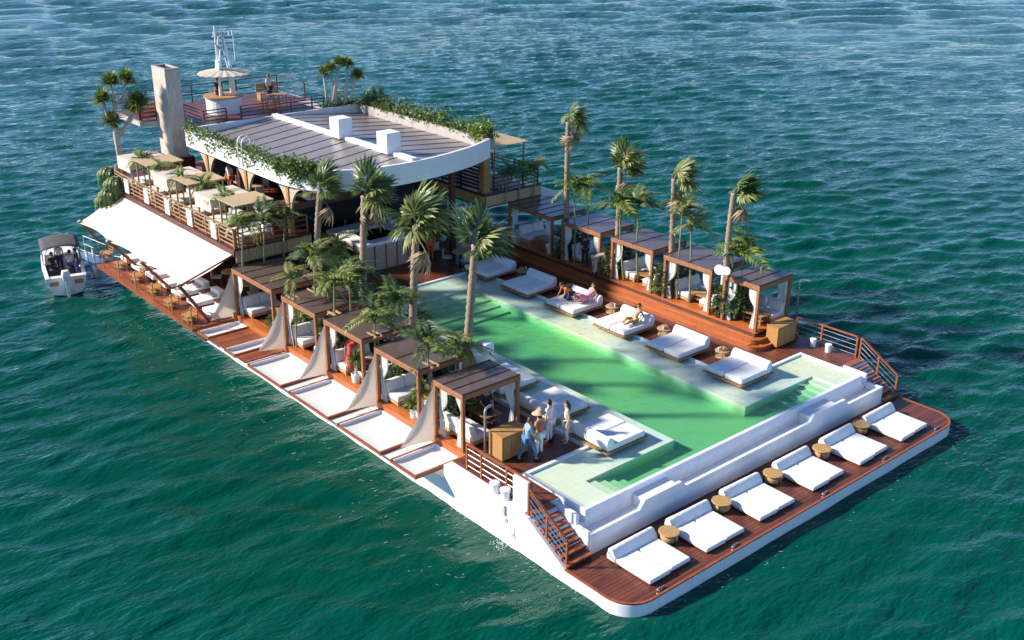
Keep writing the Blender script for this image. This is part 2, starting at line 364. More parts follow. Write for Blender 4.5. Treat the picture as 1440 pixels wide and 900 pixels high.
# bow deck: plank rows along the bow edge, rounded at both corners
bd = MB(); n = 20; st = 2.92/n; r = 1.0
for i in range(n):
    y = .05+i*st; yy = y+.01
    cut = r-math.sqrt(max(0, r*r-(r-min(r, yy))**2)) if yy < r else 0
    p = .05+cut; first = True; rg = random.Random(i)
    while p < W-.05-cut-1e-3:
        q = min(W-.05-cut, p+(rg.uniform(.5, 3.4) if first else 3.4)); first = False
        if W-.05-cut-q < .5: q = W-.05-cut
        bd.box(p+.003, q-.003, y+.005, y+st-.005, ZB-.03, ZB-rg.uniform(0, .003)); p = q
bow_deck = structure(bd.build('bow_deck', 'deck_wood'))
tr = MB(); o = [p for p in hull_outline(.045) if p[1] < 3]; left = [p for p in o if p[0] < 10]; right = [p for p in o if p[0] > 10]
path = [(W-.045, 2.86)] + right[::-1] + left[::-1] + [(.045, 2.86)]
for a, b in zip(path, path[1:]): tr.bar((*a, ZB-.005), (*b, ZB-.005), .085, .05)
tr.build('edge_trim', 'trim_wood', bow_deck)
md = MB()
planks(md, 1.0, 4.6, 6.92, 24.5, ZD, 'y'); planks(md, 13.83, 16.35, 6.92, 24.5, ZD, 'y'); planks(md, .36, 1.62, 4.92, 6.92, ZD, 'y'); planks(md, .36, 1.0, 6.92, 9.13, ZD, 'y')
planks(md, 17.9, 19.48, 4.92, 6.92, ZD, 'y'); planks(md, 16.35, 19.48, 6.92, 8.3, ZD, 'y'); planks(md, 1.0, 19.4, 24.5, 37.9, ZD, 'y', wd=.18)
main_deck = structure(md.build('main_deck', 'deck_wood'))
# orange step along the open port side below the cabanas
ps = MB(); planks(ps, 1.0, 1.42, 9.15, 27.0, ZD+.022, 'y', wd=.14, th=.02); ps.box(.965, .998, 9.15, 27.0, ZL, ZD+.02)
structure(ps.build('port_edge_step', 'step_wood'))
# net frames over the water
NETS = [(9.45, 10.95), (11.65, 14.55), (15.25, 18.25), (18.95, 21.75), (23.0, 23.95), (25.55, 26.55)]
for k, (a, b) in enumerate(NETS):
    t = thing('net_platform', ['white net hung over the water beside the nearest port cabana', 'white net over the water, second from the hull stairs', 'white net over the water, third from the hull stairs',
        'white net over the water, fourth from the hull stairs', 'narrow white net beyond the fourth wide one', 'narrow white net next to the awning deck'][k], 'net', (0, 0, ZL), 0, 'nets along the port side')
    g = []
    for i in range(9):
        row = []
        for j in range(9):
            u, v = i/8, j/8; sag = -.05-.07*(1-(2*u-1)**4)*(1-(2*v-1)**4)
            row.append((-1.0+1.93*u, a+.04+(b-a-.08)*v, sag))
        g.append(row)
    MB().sheet(g).build('net', 'net', t, smooth=True)
    for y in (a, b): MB().bar((.96, y, 0), (-1.06, y, 0), .09, .15).build('crossbeam', 'trim_wood', t)
    MB().bar((-1.03, a+.05, -.02), (-1.03, b-.05, -.02), .06, .09).build('outer_rail', 'trim_wood', t)
    if k < 4: MB().box(-.99, .93, b+.06, b+.62, -.06, -.03).build('side_strip', 'net', t)
    MB().box(.90, .955, a+.05, b-.05, -.10, .06).build('inner_lip', 'plaster', t)
    MB().box(-.98, .90, b-.10, b-.05, -.10, .065).build('aft_lip', 'plaster', t)
wd = MB(); planks(wd, -1.05, .96, 24.05, 25.45, ZL+.02, 'x'); planks(wd, -1.05, .96, 22.1, 22.9, ZL+.02, 'x')
structure(wd.build('port_walkway', 'red_deck'))
so_ = MB()
for (a, b), (c, d) in zip(NETS[:4], NETS[1:4]): so_.bar((-1.03, b+.06, ZL-.02), (-1.03, c-.06, ZL-.02), .05, .06)
tag(so_.build('outrigger_rail', 'steel'), 'thin steel rail joining the net frames over water', 'rail')
# ------------------------------------------------------------------ stairs
def staircase(x0, x1, label):
    t = thing('staircase', label, 'stairs', (0, 0, 0)); n = 7; rise = (ZD-ZB)/n
    for i in range(n):
        y = 2.80+i*.30; z = ZB+(i+1)*rise
        s = box(x0, x1, y-.03, y+.31, z-.045, z+.004).build('tread', 'dark_wood' if False else 'trim_wood', t)
        box(x0+.01, x1-.01, y+.0, y+.03, z-rise+.01, z-.046).build('riser', 'dark_wood', s)
    return t
staircase(.10, 1.17, 'red wooden stairs from port pool deck down to the bow')
staircase(18.33, 19.40, 'red wooden stairs on far right from pool deck to bow')
def railing(pts, label, bars=4, h=1.0, steel=True, posts=None, ground=None, wood='trim_wood', pw=.07, name='railing'):
    """posts at each point of pts (x,y,z)"""
    t = thing(name, label, 'railing', pts[0])
    o = Vector(pts[0]); P = [Vector(p)-o for p in pts]
    for p in P: box(p.x-pw/2, p.x+pw/2, p.y-pw/2, p.y+pw/2, p.z-.0, p.z+h-.03).build('post', wood, t)
    for a, b in zip(P, P[1:]):
        up = Vector((0, 0, h)); MB().bar(a+up, b+up, .09, .05).build('handrail', wood, t)
        for k in range(bars):
            z = Vector((0, 0, h*(k+.65)/(bars+.5))); MB().tube([a+z, b+z], .016 if steel else .03, 6) .build('bar', 'steel' if steel else wood, t)
    return t
railing([(.43, 8.35, ZD), (.43, 7.55, ZD), (.43, 6.2, ZD), (.43, 4.95, ZD)], 'wood and steel bar railing above the port hull')
railing([(.14, 4.75, ZD), (.14, 3.85, ZB+.55), (.14, 2.9, ZB)], 'sloping wood and steel railing down the port bow stairs')
railing([(19.2, 8.0, ZD), (19.25, 6.7, ZD), (19.3, 4.95, ZD)], 'wood and steel bar railing on the far right pool deck')
railing([(19.34, 4.78, ZD), (19.34, 3.85, ZB+.55), (19.34, 2.9, ZB)], 'sloping wood and steel railing down the far right stairs')
tag(box(.28, .40, 4.98, 5.72, ZD-.03, ZD+1.0).build('railing_board', 'white_paint', None, bevel=.03), 'white metal panel mounted on the port railing beside the stairs', 'panel')
for i, y in enumerate((6.9, 6.1)):
    tag(MB().lathe([(.13, 0), (.15, .36), (.13, .37)], 14).build('white_bucket', 'white_paint'), ['white bucket by the far right railing, nearer the stairs', 'white bucket by the far right railing, nearer the cabinet'][1-i], 'bucket', 'buckets').location = (18.95, y, ZD+.002)
for nm, z in (('kick_board', 0),): pass
# ------------------------------------------------------------------ pool
WL = 1.43
pool = thing('swimming_pool', 'T shaped green pool with pale tiled walls and sunken steps', 'pool')
T_OUT = [(1.65, 3.65), (17.85, 3.65), (17.85, 6.77), (13.72, 6.77), (13.72, 24.4), (4.73, 24.4), (4.73, 6.77), (1.65, 6.77)]
MB().prism([(1.78, 3.78), (17.72, 3.78), (17.72, 6.66), (13.61, 6.66), (13.61, 24.29), (4.84, 24.29), (4.84, 6.66), (1.78, 6.66)], .9, WL).build('water', 'pool_water', pool)
box(1.66, 17.84, 3.66, 24.35, .05, .95).build('floor', 'pool_tile', pool)
wall = MB(); n = len(T_OUT); RT = 1.47
for i in range(n):
    a = Vector((*T_OUT[i], 0)); b = Vector((*T_OUT[(i+1) % n], 0)); d = (b-a).normalized(); inn = Vector((-d.y, d.x, 0))
    t0 = .145
    if i % 2:                               # walls along y butt against the cross walls
        cv = lambda P_: -1 if tuple(P_) in ((13.72, 6.77), (4.73, 6.77)) else 1
        a = a + d*(t0+.001)*cv(T_OUT[i]); b = b - d*(t0+.001)*cv(T_OUT[(i+1) % n])
    p = [a-d*0, b+d*0, b+inn*t0, a+inn*t0]
    wall = MB().prism([(q.x, q.y) for q in p], .26, RT-.002*(i % 2)); wall.build('wall', 'plaster', pool, bevel=.015)
SH = 1.385
for r_ in ((4.86, 7.65, 5.08, 24.27), (11.85, 13.58, 5.08, 24.27), (1.79, 4.86, 5.08, 6.63), (13.58, 17.71, 5.08, 6.63), (1.79, 3.06, 3.79, 5.08), (16.3, 17.71, 3.79, 5.08), (7.65, 11.85, 22.4, 24.27)):
    box(r_[0], r_[1], r_[2], r_[3], .952, SH).build('shelf', 'pool_tile', pool)
for i in range(4):
    z = SH-.085*(i+1)
    box(3.06+.38*i, 3.06+.38*(i+1), 3.80, 5.07, .952, z).build('step', 'pool_tile', pool)
    box(16.3-.38*(i+1), 16.3-.38*i, 3.80, 5.07, .952, z).build('step', 'pool_tile', pool)
    box(7.66, 11.84, 22.4-.75*(i+1), 22.4-.75*i, .952, SH-.085*(i+1)).build('step', 'pool_tile', pool)
# white planter wall in front of the pool
pl = thing('planter_wall', 'long white stepped wall with a trough below the pool edge', 'wall')
prof = [(1.2, ZB-.02), (18.3, ZB-.02), (18.3, 1.07), (15.75, 1.07), (15.5, 1.37), (13.4, 1.37), (13.15, 1.12), (5.85, 1.12), (5.6, 1.37), (3.75, 1.37), (3.5, 1.07), (1.2, 1.07)]
k = len(prof)
MB().add([(x, 2.92, z) for x, z in prof] + [(x, 3.04, z) for x, z in prof], [tuple(range(k)), tuple(range(2*k-1, k-1, -1))] + [(i, i+k, (i+1) % k+k, (i+1) % k) for i in range(k)]).build('front_wall', 'plaster', pl)
box(1.36, 18.14, 3.042, 3.645, ZB, .78).build('trough_floor', 'plaster', pl)
for x in (1.2, 18.15): box(x, x+.15, 3.042, 3.645, ZB-.02, 1.068).build('end_wall', 'plaster', pl, bevel=.012)
for x0, x1 in ((3.9, 5.6), (13.4, 15.2)): box(x0, x1, 3.043, 3.64, .782, 1.22).build('block', 'plaster', pl, bevel=.02)
for x in (1.205, 17.856): box(x, x+.44, 3.66, 4.88, ZB-.02, 1.02).build('side_block', 'plaster', pl)
for x in (1.25, 18.1): box(x, x+.15, 3.665, 4.75, 1.021, 1.43).build('side_wall', 'plaster', pl, bevel=.012)
# ------------------------------------------------------------------ starboard platform and steps
ZS = 2.0
sp = MB(); planks(sp, 16.95, 19.75, 8.6, 27, ZS, 'y')
plat = structure(sp.build('starboard_platform', 'step_wood'))
box(16.97, 19.7, 8.63, 27, ZD-.03, ZS-.032).build('platform_base', 'dark_wood', plat)
for i, (x, y) in enumerate(((16.35, 8.0), (16.65, 8.3))):
    z0 = ZD-.01 if i == 0 else 1.6; z = 1.6+.2*i; r = .55-.2*i
    out = [(17.1, 27), (x, 27)] + [(x+r-r*math.cos(R(a)), y+r-r*math.sin(R(a))) for a in range(0, 91, 15)] + [(19.4, y), (19.4, y+.9), (17.1, y+.9)]
    MB().prism(out, z0, z-.03).build('step', 'trim_wood', plat)
    t = MB(); planks(t, x-.02, x+.31, y+r, 27, z, 'y', wd=.11, th=.03); planks(t, x+r, 19.4, y-.02, y+.31, z, 'x', wd=.11, th=.03)
    t.prism([(x+.3, y+.3+.01)]+[(x+r-(r+.02)*math.cos(R(a)), y+r-(r+.02)*math.sin(R(a))) for a in range(0, 91, 10)], z-.03, z-.001) if r > .3 else None
    t.build('tread', 'step_wood', plat)
# ------------------------------------------------------------------ beds
def pillow_mesh(sx, sy, sz): return None
def bow_bed():
    t = thing('bow_daybed', '', 'daybed', group='daybeds on the bow deck')
    box(.04, 1.92, .04, 1.80, .0, .05).build('base', 'dark_wood', t)
    for x0 in (0, 1.005): box(x0, x0+.95, 0+.04*(x0 > 0), 1.56, .05, .21).build('mattress', 'cushion', t, bevel=.055, seg=3, smooth=True)
    s = MB(); pr = [(1.50, .06), (1.88, .06), (1.90, .22), (1.84, .46), (1.74, .50), (1.66, .46), (1.50, .24)]
    k = len(pr); s.add([(x, y, z) for x in (-.02, 1.98) for y, z in pr], [tuple(range(k-1, -1, -1)), tuple(range(k, 2*k))] + [(i, (i+1) % k, (i+1) % k+k, i+k) for i in range(k)])
    s.build('bolster', 'cushion', t, bevel=.035, seg=2, smooth=True)
    return t
bb = bow_bed(); pix = [(917, 823), (995, 777), (1071, 733), (1146.7, 690.7), (1210, 653.3), (1266.7, 619)]
for i, p in enumerate(pix):
    g = G(*p, .45); loc = (g.x+.05, .50, ZB+.004)
    lab = ['white two cushion daybed on the bow nearest the port stairs', 'white bow daybed, second from the port stairs', 'white bow daybed, third from the port stairs', 'white bow daybed, fourth from the port stairs',
           'white bow daybed, fifth from the port stairs', 'white bow daybed at the far right end beside the stairs'][i]
    if i == 0: bb.location = loc; bb['label'] = lab
    else: dup(bb, (loc[0], loc[1]+random.uniform(-.05, .05), loc[2]), R(random.uniform(-2, 2)), lab)
def drum_table(r=.36, h=.42):
    t = thing('drum_table', '', 'side table')
    MB().lathe([(r-.02, h-.05), (r, h-.04), (r, h-.01), (r-.03, h)], 24).build('top', 'rattan', t)
    MB().lathe([(r*.80, .10), (r*.86, .16), (r*.86, .26), (r*.8, .30)], 24).build('drum', 'rattan', t)
    for a in range(3):
        c, s = math.cos(R(120*a+20)), math.sin(R(120*a+20)); MB().tube([(c*r*.9, s*r*.9, 0), (c*r*.9, s*r*.9, h-.05)], .022, 6).build('leg', 'black_metal', t)
    return t
dt = drum_table()
for i, p in enumerate([(942, 747), (1016, 704), (1088, 665), (1157, 630), (1212, 596)]):
    g = G(*p, ZB+.42); loc = (g.x, g.y+.03, ZB+.003)
    lab = f'round rattan drum table between the {["first and second", "second and third", "third and fourth", "fourth and fifth", "fifth and sixth"][i]} bow daybeds from the port stairs'
    if i == 0: dt.location = loc; dt['label'] = lab; dt['group'] = 'drum tables on the bow'
    else: dup(dt, loc, i*1.1, lab, 'drum tables on the bow')
for i, u in enumerate(((925, 826), (1030, 766), (1155, 692), (1240, 643), (1312, 601))):
    g = G(*u, ZB); m = MB().bar((g.x-.16, .2, ZB+.06), (g.x+.16, .2, ZB+.06), .05, .05).box(g.x-.07, g.x-.03, .17, .23, ZB, ZB+.05).box(g.x+.03, g.x+.07, .17, .23, ZB, ZB+.05)
    tag(m.build('mooring_cleat', 'steel'), f'small steel cleat on the bow edge, {["first", "second", "third", "fourth", "fifth"][i]} from the left', 'cleat', 'cleats on the bow edge')
def pool_bed():
    t = thing('poolside_daybed', '', 'daybed')
    for k in range(7): box(-.02, 2.17, .02+.295*k, .29+.295*k, .06, .11).build('slat', 'teak', t)
    for x in (.15, 1.95): box(x, x+.1, .05, 2.05, 0, .06).build('bearer', 'teak', t)
    for y0 in (.09, 1.07): box(.10, 2.02, y0, y0+.92, .112, .34).build('mattress', 'cushion', t, bevel=.06, seg=3, smooth=True)
    pr = [(1.70, .30), (2.06, .14), (2.10, .40), (2.06, .62), (1.92, .66), (1.76, .52)]; k = len(pr)
    s = MB().add([(x, y, z) for y in (.08, 2.0) for x, z in pr], [tuple(range(k-1, -1, -1)), tuple(range(k, 2*k))] + [(i, (i+1) % k, (i+1) % k+k, i+k) for i in range(k)])
    s.build('bolster', 'cushion', t, bevel=.05, seg=3, smooth=True)
    return t
pb = pool_bed()
SB = [(12.85, 6.06), (12.85, 9.42), (12.85, 12.68), (12.85, 16.02), (12.87, 19.29), (12.9, 22.5)]
SBL = ['white daybed at the near end of the far pool side, beside the cabinet', 'empty white daybed, second from the cabinet on the far pool side', 'white daybed with a sunbather on the far pool side',
       'white daybed with two people on the far pool side', 'empty white daybed under a palm frond on the far pool side', 'white daybed at the far end of the pool, by the dark lounge']
for i, p in enumerate(SB):
    loc = (*p, 1.474)
    if i == 0: pb.location = loc; pb['label'] = SBL[0]; pb['group'] = 'daybeds on the far pool side'
    else: dup(pb, loc, R(random.uniform(-1, 1)), SBL[i], 'daybeds on the far pool side')
for i, (y, l) in enumerate(((7.72, 'white daybed by the near pool shelf, closest to the standing people'), (10.75, 'white daybed by the near pool shelf beside the nearest cabana'), (13.75, 'white daybed mostly hidden behind the nearest cabana'))):
    dup(pb, (6.85, y, 1.474), math.pi, l, 'daybeds on the near pool side')
def stool_table():
    t = thing('poolside_table', '', 'side table')
    MB().lathe([(.30, .40), (.32, .41), (.32, .44), (.30, .45)], 20).build('top', 'pale_wood', t)
    MB().lathe([(.26, .12), (.28, .13), (.28, .15), (.26, .16)], 20).build('shelf', 'pale_wood', t)
    for a in range(4):
        c, s = math.cos(R(90*a+45)), math.sin(R(90*a+45)); MB().tube([(c*.27, s*.27, 0), (c*.27, s*.27, .40)], .02, 6).build('leg', 'teak', t)
    b = MB().lathe([(.13, .452), (.18, .50), (.19, .53), (.16, .52), (.1, .47)], 14).build('bowl', 'pale_wood', t)
    for i in range(6):
        a = i*1.05; MB().lathe([(.03, 0), (.05, .04), (.03, .09)], 8, (.09*math.cos(a), .09*math.sin(a), .49)).build('fruit', 'food', b)
    MB().lathe([(.03, .452), (.035, .60), (.03, .62)], 10, (-.2, .05, 0)).build('glass', 'glass_ware', t)
    return t
stt = stool_table()
for i, (u, v, l) in enumerate(((1016, 492, 'the first and second'), (934, 461, 'the second and third'), (861, 430, 'the third and fourth'), (800, 403, 'the fourth and fifth'), (735, 380, 'the fifth and sixth'))):
    g = G(u, v, ZD+.45); lab = f'small round table with a bowl between {l} far side daybeds'; loc = (g.x, g.y, ZD+.003)
    if i == 0: stt.location = loc; stt['label'] = lab; stt['group'] = 'round tables on the far pool side'
    else: dup(stt, loc, i*.8, lab, 'round tables on the far pool side')
dup(stt, (4.2, 8.3, ZD+.003), .4, 'small round table beside the long haired woman in cream', 'round tables on the near pool side')
# ------------------------------------------------------------------ cabanas
def curtain(p, h, gather, wdir, parent, width=.55, seed=0):
    """hanging cloth tied in the middle, pleated; p foot of the post"""
    rg = random.Random(seed); g = []
    for i in range(15):
        t = i/14; z = h*(1-t)
        wd_ = width*(1-.72*math.exp(-((t-gather)/.17)**2)) if t < gather else width*(.30+.75*(t-gather))
        row = []
        for j in range(17):
            u = j/16; a = .035*math.sin(u*6*2*math.pi+seed)*(1-.5*t*0)
            q = Vector(p) + Vector(wdir)*(u*wd_) + Vector((-wdir[1], wdir[0], 0))*(a+.02*t)
            row.append((q.x, q.y, p[2]+z))
        g.append(row)
    return MB().sheet(g).build('curtain', 'curtain', parent, smooth=True)
def cabana(x0, x1, y0, y1, zf, zt, label, group, npan=4, curtains=(), roofm='roof_sheet', zfo=None):
    cx, cy = (x0+x1)/2, (y0+y1)/2
    t = thing('cabana', label, 'cabana', (cx, cy, zf), 0, group); h = zt-zf; a, b = (x1-x0)/2, (y1-y0)/2; pw = .13
    for sx in (-1, 1):
        for sy in (-1, 1):
            px, py = sx*(a-.08), sy*(b-.08); z0 = 0 if zfo is None or sx*zfo[0] < 0 else zfo[1]-zf
            box(px-pw/2, px+pw/2, py-pw/2, py+pw/2, z0, h-.20).build('post', 'beam_wood', t, bevel=.008, seg=1)
    for s in (-1, 1):
        MB().box(s*(a-.06)-.06, s*(a-.06)+.06, -b, b, h-.20, h).build('beam', 'beam_wood', t, bevel=.008, seg=1)
        MB().box(-a+.122, a-.122, s*(b-.06)-.06, s*(b-.06)+.06, h-.198, h-.002).build('beam', 'beam_wood', t, bevel=.008, seg=1)
    st = (2*b-.04)/npan
    for i in range(npan):
        ya = -b+.02+i*st
        box(-a+.03, a-.03, ya+.02, ya+st-.02, h+.004, h+.022).build('roof_panel', roofm, t)
    for i in range(npan+1):
        ya = -b+.02+i*st; ya = min(max(ya, -b+.045), b-.045)
        box(-a+.02, a-.02, ya-.022, ya+.022, h+.0, h+.045).build('roof_batten', 'dark_wood', t)
    for k, (sx, sy, gth) in enumerate(curtains):
        wv = (0, -sy, 0) if True else (sx, 0, 0)
        curtain((sx*(a-.18), sy*(b-.16), .03), h-.25, gth, wv, t, .50, seed=k+int(cy*10))
    return t
PZ = 3.70
PC = []   # port cabanas: y near, y far
for near, far in (((652.2, 556.7), (606.7, 534.4)), ((590, 522), (528, 488)), ((512, 478), (458, 448)), ((449, 441), (401, 415)), ((389, 407), (333, 376))):
    PC.append((G(*near, PZ).y, G(*far, PZ).y))
PCL = ['cabana nearest the port stairs with curtains and three roof strips', 'second cabana from the port stairs, a white lamp at its corner', 'middle cabana of the near row, red dressed person inside',
       'fourth cabana of the near row from the port stairs', 'long cabana of the near row next to the white awning']
for i, (a, b) in enumerate(PC):
    cabana(.98, 3.72 if i == 0 else 3.62, a, b, ZD+.004, PZ, PCL[i], 'cabanas along the near side', npan=(3, 2, 2, 2, 4)[i],
           curtains=((-1, 1, .55), (1, -1, .6), (1, 1, .55)) + (((-1, -1, .3),) if i == 0 else ()))
SZ = 4.16; SC = []
for aft, near in (((1020, 385.6), (1071.4, 402.7)), ((934.2, 358.4), (1006, 380)), ((859, 334), (921, 353)), ((791.7, 309.9), (847, 328.4)), ((714, 285.7), (779.3, 305.9))):
    SC.append((G(*near, SZ).y, G(*aft, SZ).y))
SCL = ['cabana on the far side nearest the bow, beside the wooden cabinet', 'second cabana of the far row from the bow, under white loudspeakers', 'middle cabana of the far row', 'fourth cabana of the far row, staff bending inside', 'cabana of the far row below the dark lounge terrace']
for i, (a, b) in enumerate(SC):
    cabana(17.05, 19.5, a, b, ZS+.004, SZ, SCL[i], 'cabanas along the far side', npan=(3, 2, 2, 2, 5)[i], curtains=((-1, 1, .6), (-1, -1, .5), (1, -1, .5)) if i == 0 else ((-1, 1, .6), (-1, -1, .5)))
    if i < 5:
        zf = ZS
        a2 = thing('side_drape', f'grey white cloth tied back outside the {["nearest", "second", "middle", "fourth", "farthest"][i]} far row cabana', 'cloth', (19.3, a+.25, ZS))
        MB().sheet([[(.0+.5*u*t, -.05+1.0*u*t, 2.0-1.9*t+.04*math.sin(9*u)) for u in (0, .2, .4, .6, .8, 1)] for t in (0, .2, .4, .6, .8, 1.)][1:]).build('cloth', 'curtain', a2, smooth=True)
def sofa(length=1.7, n=2, m='sofa_cloth'):
    t = thing('sofa', '', 'sofa'); L = length
    box(0, .86, 0, L, .08, .20).build('frame', 'pale_wood', t)
    for y in (.05, L-.13):
        for x in (.05, .73): box(x, x+.08, y, y+.08, 0, .08).build('leg', 'pale_wood', t)
    for k in range(n):
        y = L*k/n+.01; e = L/n-.02
        box(.0, .88, y, y+e, .20, .42).build('seat_cushion', m, t, bevel=.05, seg=3, smooth=True)
        s = MB(); pr = [(.62, .40), (.86, .40), (.96, .84), (.78, .84)]
        s.add([(x, yy, z) for yy in (y, y+e) for x, z in pr], [(0, 3, 2, 1), (4, 5, 6, 7), (0, 1, 5, 4), (1, 2, 6, 5), (2, 3, 7, 6), (3, 0, 4, 7)]).build('back_cushion', m, t, bevel=.05, seg=3, smooth=True)
    return t
sf = sofa(); first = True
def put(proto, loc, rz, label, group):
    if not proto.get('used'):
        proto['used'] = 1; proto.location = loc; proto.rotation_euler = (0, 0, rz); proto['label'] = label; proto['group'] = group; return proto
    o = dup(proto, loc, rz, label, group); return o
def coffee():
    t = thing('coffee_table', '', 'table')
    for k in range(4): box(.0+.2*k, .19+.2*k, 0, 1.1, .40, .44).build('plank', 'cabinet_wood', t)
    box(.06, .73, .06, 1.04, .16, .19).build('shelf', 'cabinet_wood', t)
    for x in (.06, .67):
        for y in (.06, .98): box(x, x+.06, y, y+.06, 0, .40).build('leg', 'teak', t)
    return t
ct = coffee()
ordn = ['nearest', 'second', 'middle', 'fourth', 'farthest']
for i, (a, b) in enumerate(SC):
    # sofa against the aft side facing the bow: back to +y
    put(sf, (19.25, b-1.25, ZS+.006), math.pi/2, f'white cushioned sofa inside the {ordn[i]} far row cabana', 'sofas of the far row') if i else None
    put(ct, (17.75, (a+b)/2-.75, ZS+.006), 0, f'low wooden table inside the {ordn[i]} far row cabana', 'low tables of the far row')
    put(sf, (17.45 if i else 17.35, a+.95, ZS+.006), -math.pi/2, f'white sofa with its back to the bow in the {ordn[i]} far row cabana', 'sofas of the far row') if i else put(sf, (18.45, a+.15, ZS+.006), 0, 'white sofa with pillows in the nearest far row cabana', 'sofas of the far row')
for i, (a, b) in enumerate(PC):
    if i: put(sf, (2.95, b-1.12, ZD+.03), math.pi/2, f'pale sofa against the far end of the {ordn[i]} near row cabana', 'sofas of the near row')
    put(ct, (2.1 if i else 2.75, (a+b)/2-.6 if i else b-.9, ZD+.03), 0, f'low wooden table inside the {ordn[i]} near row cabana', 'low tables of the near row')
    if i == 0: put(sf, (2.35, a+.22, ZD+.03), math.pi, 'white sofa facing the sea inside the nearest near row cabana', 'sofas of the near row').location = (2.35, a+1.75, ZD+.03)
    else: put(sf, (1.35, a+.95, ZD+.03), -math.pi/2, f'pale sofa at the near end of the {ordn[i]} near row cabana', 'sofas of the near row')
# white lamp cubes and loudspeakers
for u, v, z, l in ((683, 497, 3.72, 'white cloth covered loudspeaker box on the roof of the nearest near row cabana'), (435, 280, 5.6, 'white covered loudspeaker box beside the upper terrace palms')):
    g = G(u, v, z); tag(box(-.22, .22, -.28, .28, 0, .50).build('speaker_cover', 'lamp_white', None, bevel=.08, seg=3, smooth=True), l, 'loudspeaker').location = g
g = G(1016, 385, 4.3); t = thing('loudspeaker_pair', 'two white horn loudspeakers between far row cabanas', 'loudspeaker', g, R(200))
box(-.04, .04, -.04, .04, -.5, .2).build('bracket', 'white_paint', t)
for y, s in ((-.02, .72), (.3, .6)):
    MB().lathe([(.08*s, 0), (.12*s, .15), (.30*s, .45), (.32*s, .47)], 18).build('horn', 'lamp_white', t).matrix_local = Matrix.Translation((0, y, .25)) @ Matrix.Rotation(R(80), 4, 'Y')
# cabinets
def cabinet(loc, sx, sy, h, label, rz=0):
    t = thing('wooden_cabinet', label, 'cabinet', loc, rz, 'host cabinets')
    box(0, sx, 0, sy, .06, h-.03).build('body', 'cabinet_wood', t, bevel=.006, seg=1)
    box(-.02, sx+.02, -.02, sy+.02, h-.03, h+.01).build('top', 'cabinet_wood', t, bevel=.006, seg=1)
    box(.04, sx-.04, .04, sy-.04, 0, .06).build('plinth', 'dark_wood', t)
    for k in range(3):
        x = .04+k*(sx-.08)/3; box(x+.01, x+(sx-.08)/3-.01, -.018, -.002, .1, h-.08).build('door', 'cabinet_wood', t)
    return t
cabinet((1.62, 7.85, ZD+.003), 1.25, .75, 1.0, 'honey wood host cabinet on near deck beside the group of guests')
cabinet((17.45, 7.75, ZD+.003), 1.35, .62, .98, 'honey wood cabinet at the end of the far orange steps')
def shower(loc, h, label, rz):
    t = thing('outdoor_shower', label, 'shower', loc, rz)
    MB().tube([(0, 0, 0), (0, 0, h-.1), (.05, 0, h), (.4, 0, h), (.46, 0, h-.06)], .045, 8).build('pipe', 'grey_post', t, smooth=True)
    MB().lathe([(.14, 0), (.14, .02)], 12).build('foot', 'grey_post', t)
    return t
shower((1.45, 8.6, ZD+.003), 1.9, 'grey hooked shower post beside the near cabinet', R(20))
shower((19.6, 8.35, ZS-.6), 2.6, 'white hooked post at the outer corner of the far cabana', R(-60))
# ------------------------------------------------------------------ shade sails on the near side
sails = [(1.04, PC[0][1]-.08, PZ, (563, 630)), (1.04, PC[1][1]-.08, PZ, (487, 578)), (1.04, PC[2][1]-.08, PZ, (421, 534)), (1.04, PC[3][1]-.08, PZ, (363, 494)), (1.3, 26.95, 4.0, (296, 451))]
for i, (x, y, z, tip) in enumerate(sails):
    A = Vector((x-.09, y+.0, z-.25)); B = Vector((x-.09, y+.02, ZL+.14)); Tp = G(*tip, ZL+.16)
    g = []
    for a in range(9):
        row = []
        for b in range(9):
            u, v = a/8, b/8
            top = A.lerp(Tp, u); bot = B.lerp(Tp, u)
            e = Vector((.10, .06, -.06))*math.sin(math.pi*u)*(1-v) ; belly = Vector((0, -.10, 0))*math.sin(math.pi*u)*math.sin(math.pi*v)
            row.append(top.lerp(bot, v)+e+belly)
        g.append(row)
    o = MB().sheet(g).build('shade_sail', 'sail', None, smooth=True)
    tag(o, f'beige triangular shade sail at the {["nearest", "second", "middle", "fourth"][i]} near row cabana' if i < 4 else 'beige triangular shade sail at the end of the white awning', 'shade sail', 'triangular sails')
# ------------------------------------------------------------------ awning deck on the near side
ad = MB(); planks(ad, -1.12, 1.0, 27.0, 39.0, ZL+.03, 'y'); ad.box(-1.14, -1.115, 27.0, 39.0, ZL-.12, ZL+.03).box(-1.12, 1.0, 26.97, 26.995, ZL-.12, ZL+.03)
adk = structure(ad.build('awning_deck', 'red_deck'))
box(-.5, 1.0, 27.1, 39, .3, ZL-.002).build('deck_support', 'dark_wood', adk)
at_ = thing('awning', 'large cream canvas awning stretched below the upper terrace', 'awning')
tips = [G(112, 312, 3.1), G(152, 339, 3.1), G(199, 369, 3.1), G(252, 402, 3.05)]
YA, YB = 27.15, 41.2; g = []
tipy = [t.y for t in tips]; outer = sum(t.x for t in tips)/4
for i in range(49):
    s = i/48; y_in = YA+(YB-YA)*s
    y_out = tips[3].y + (tips[0].y-tips[3].y)*s
    # scallop between spar tips
    d = min(abs(y_out-t) for t in tipy); seg = (max(tipy)-min(tipy))/3; sc = .22*math.sin(math.pi*min(d/seg, .5)*1.0)
    row = []
    for j in range(13):
        u = j/12; x = 1.34+(outer+sc-1.34)*u; y = y_in+(y_out-y_in)*u; z = 4.22+(3.05-4.22)*u - .20*math.sin(math.pi*u)*(1-.3*math.cos(2*math.pi*(y_out-tipy[3])/seg)) + .10*sc*u
        row.append((x, y, z))
    g.append(row)
MB().sheet(g).build('canvas', 'awning', at_, smooth=True)
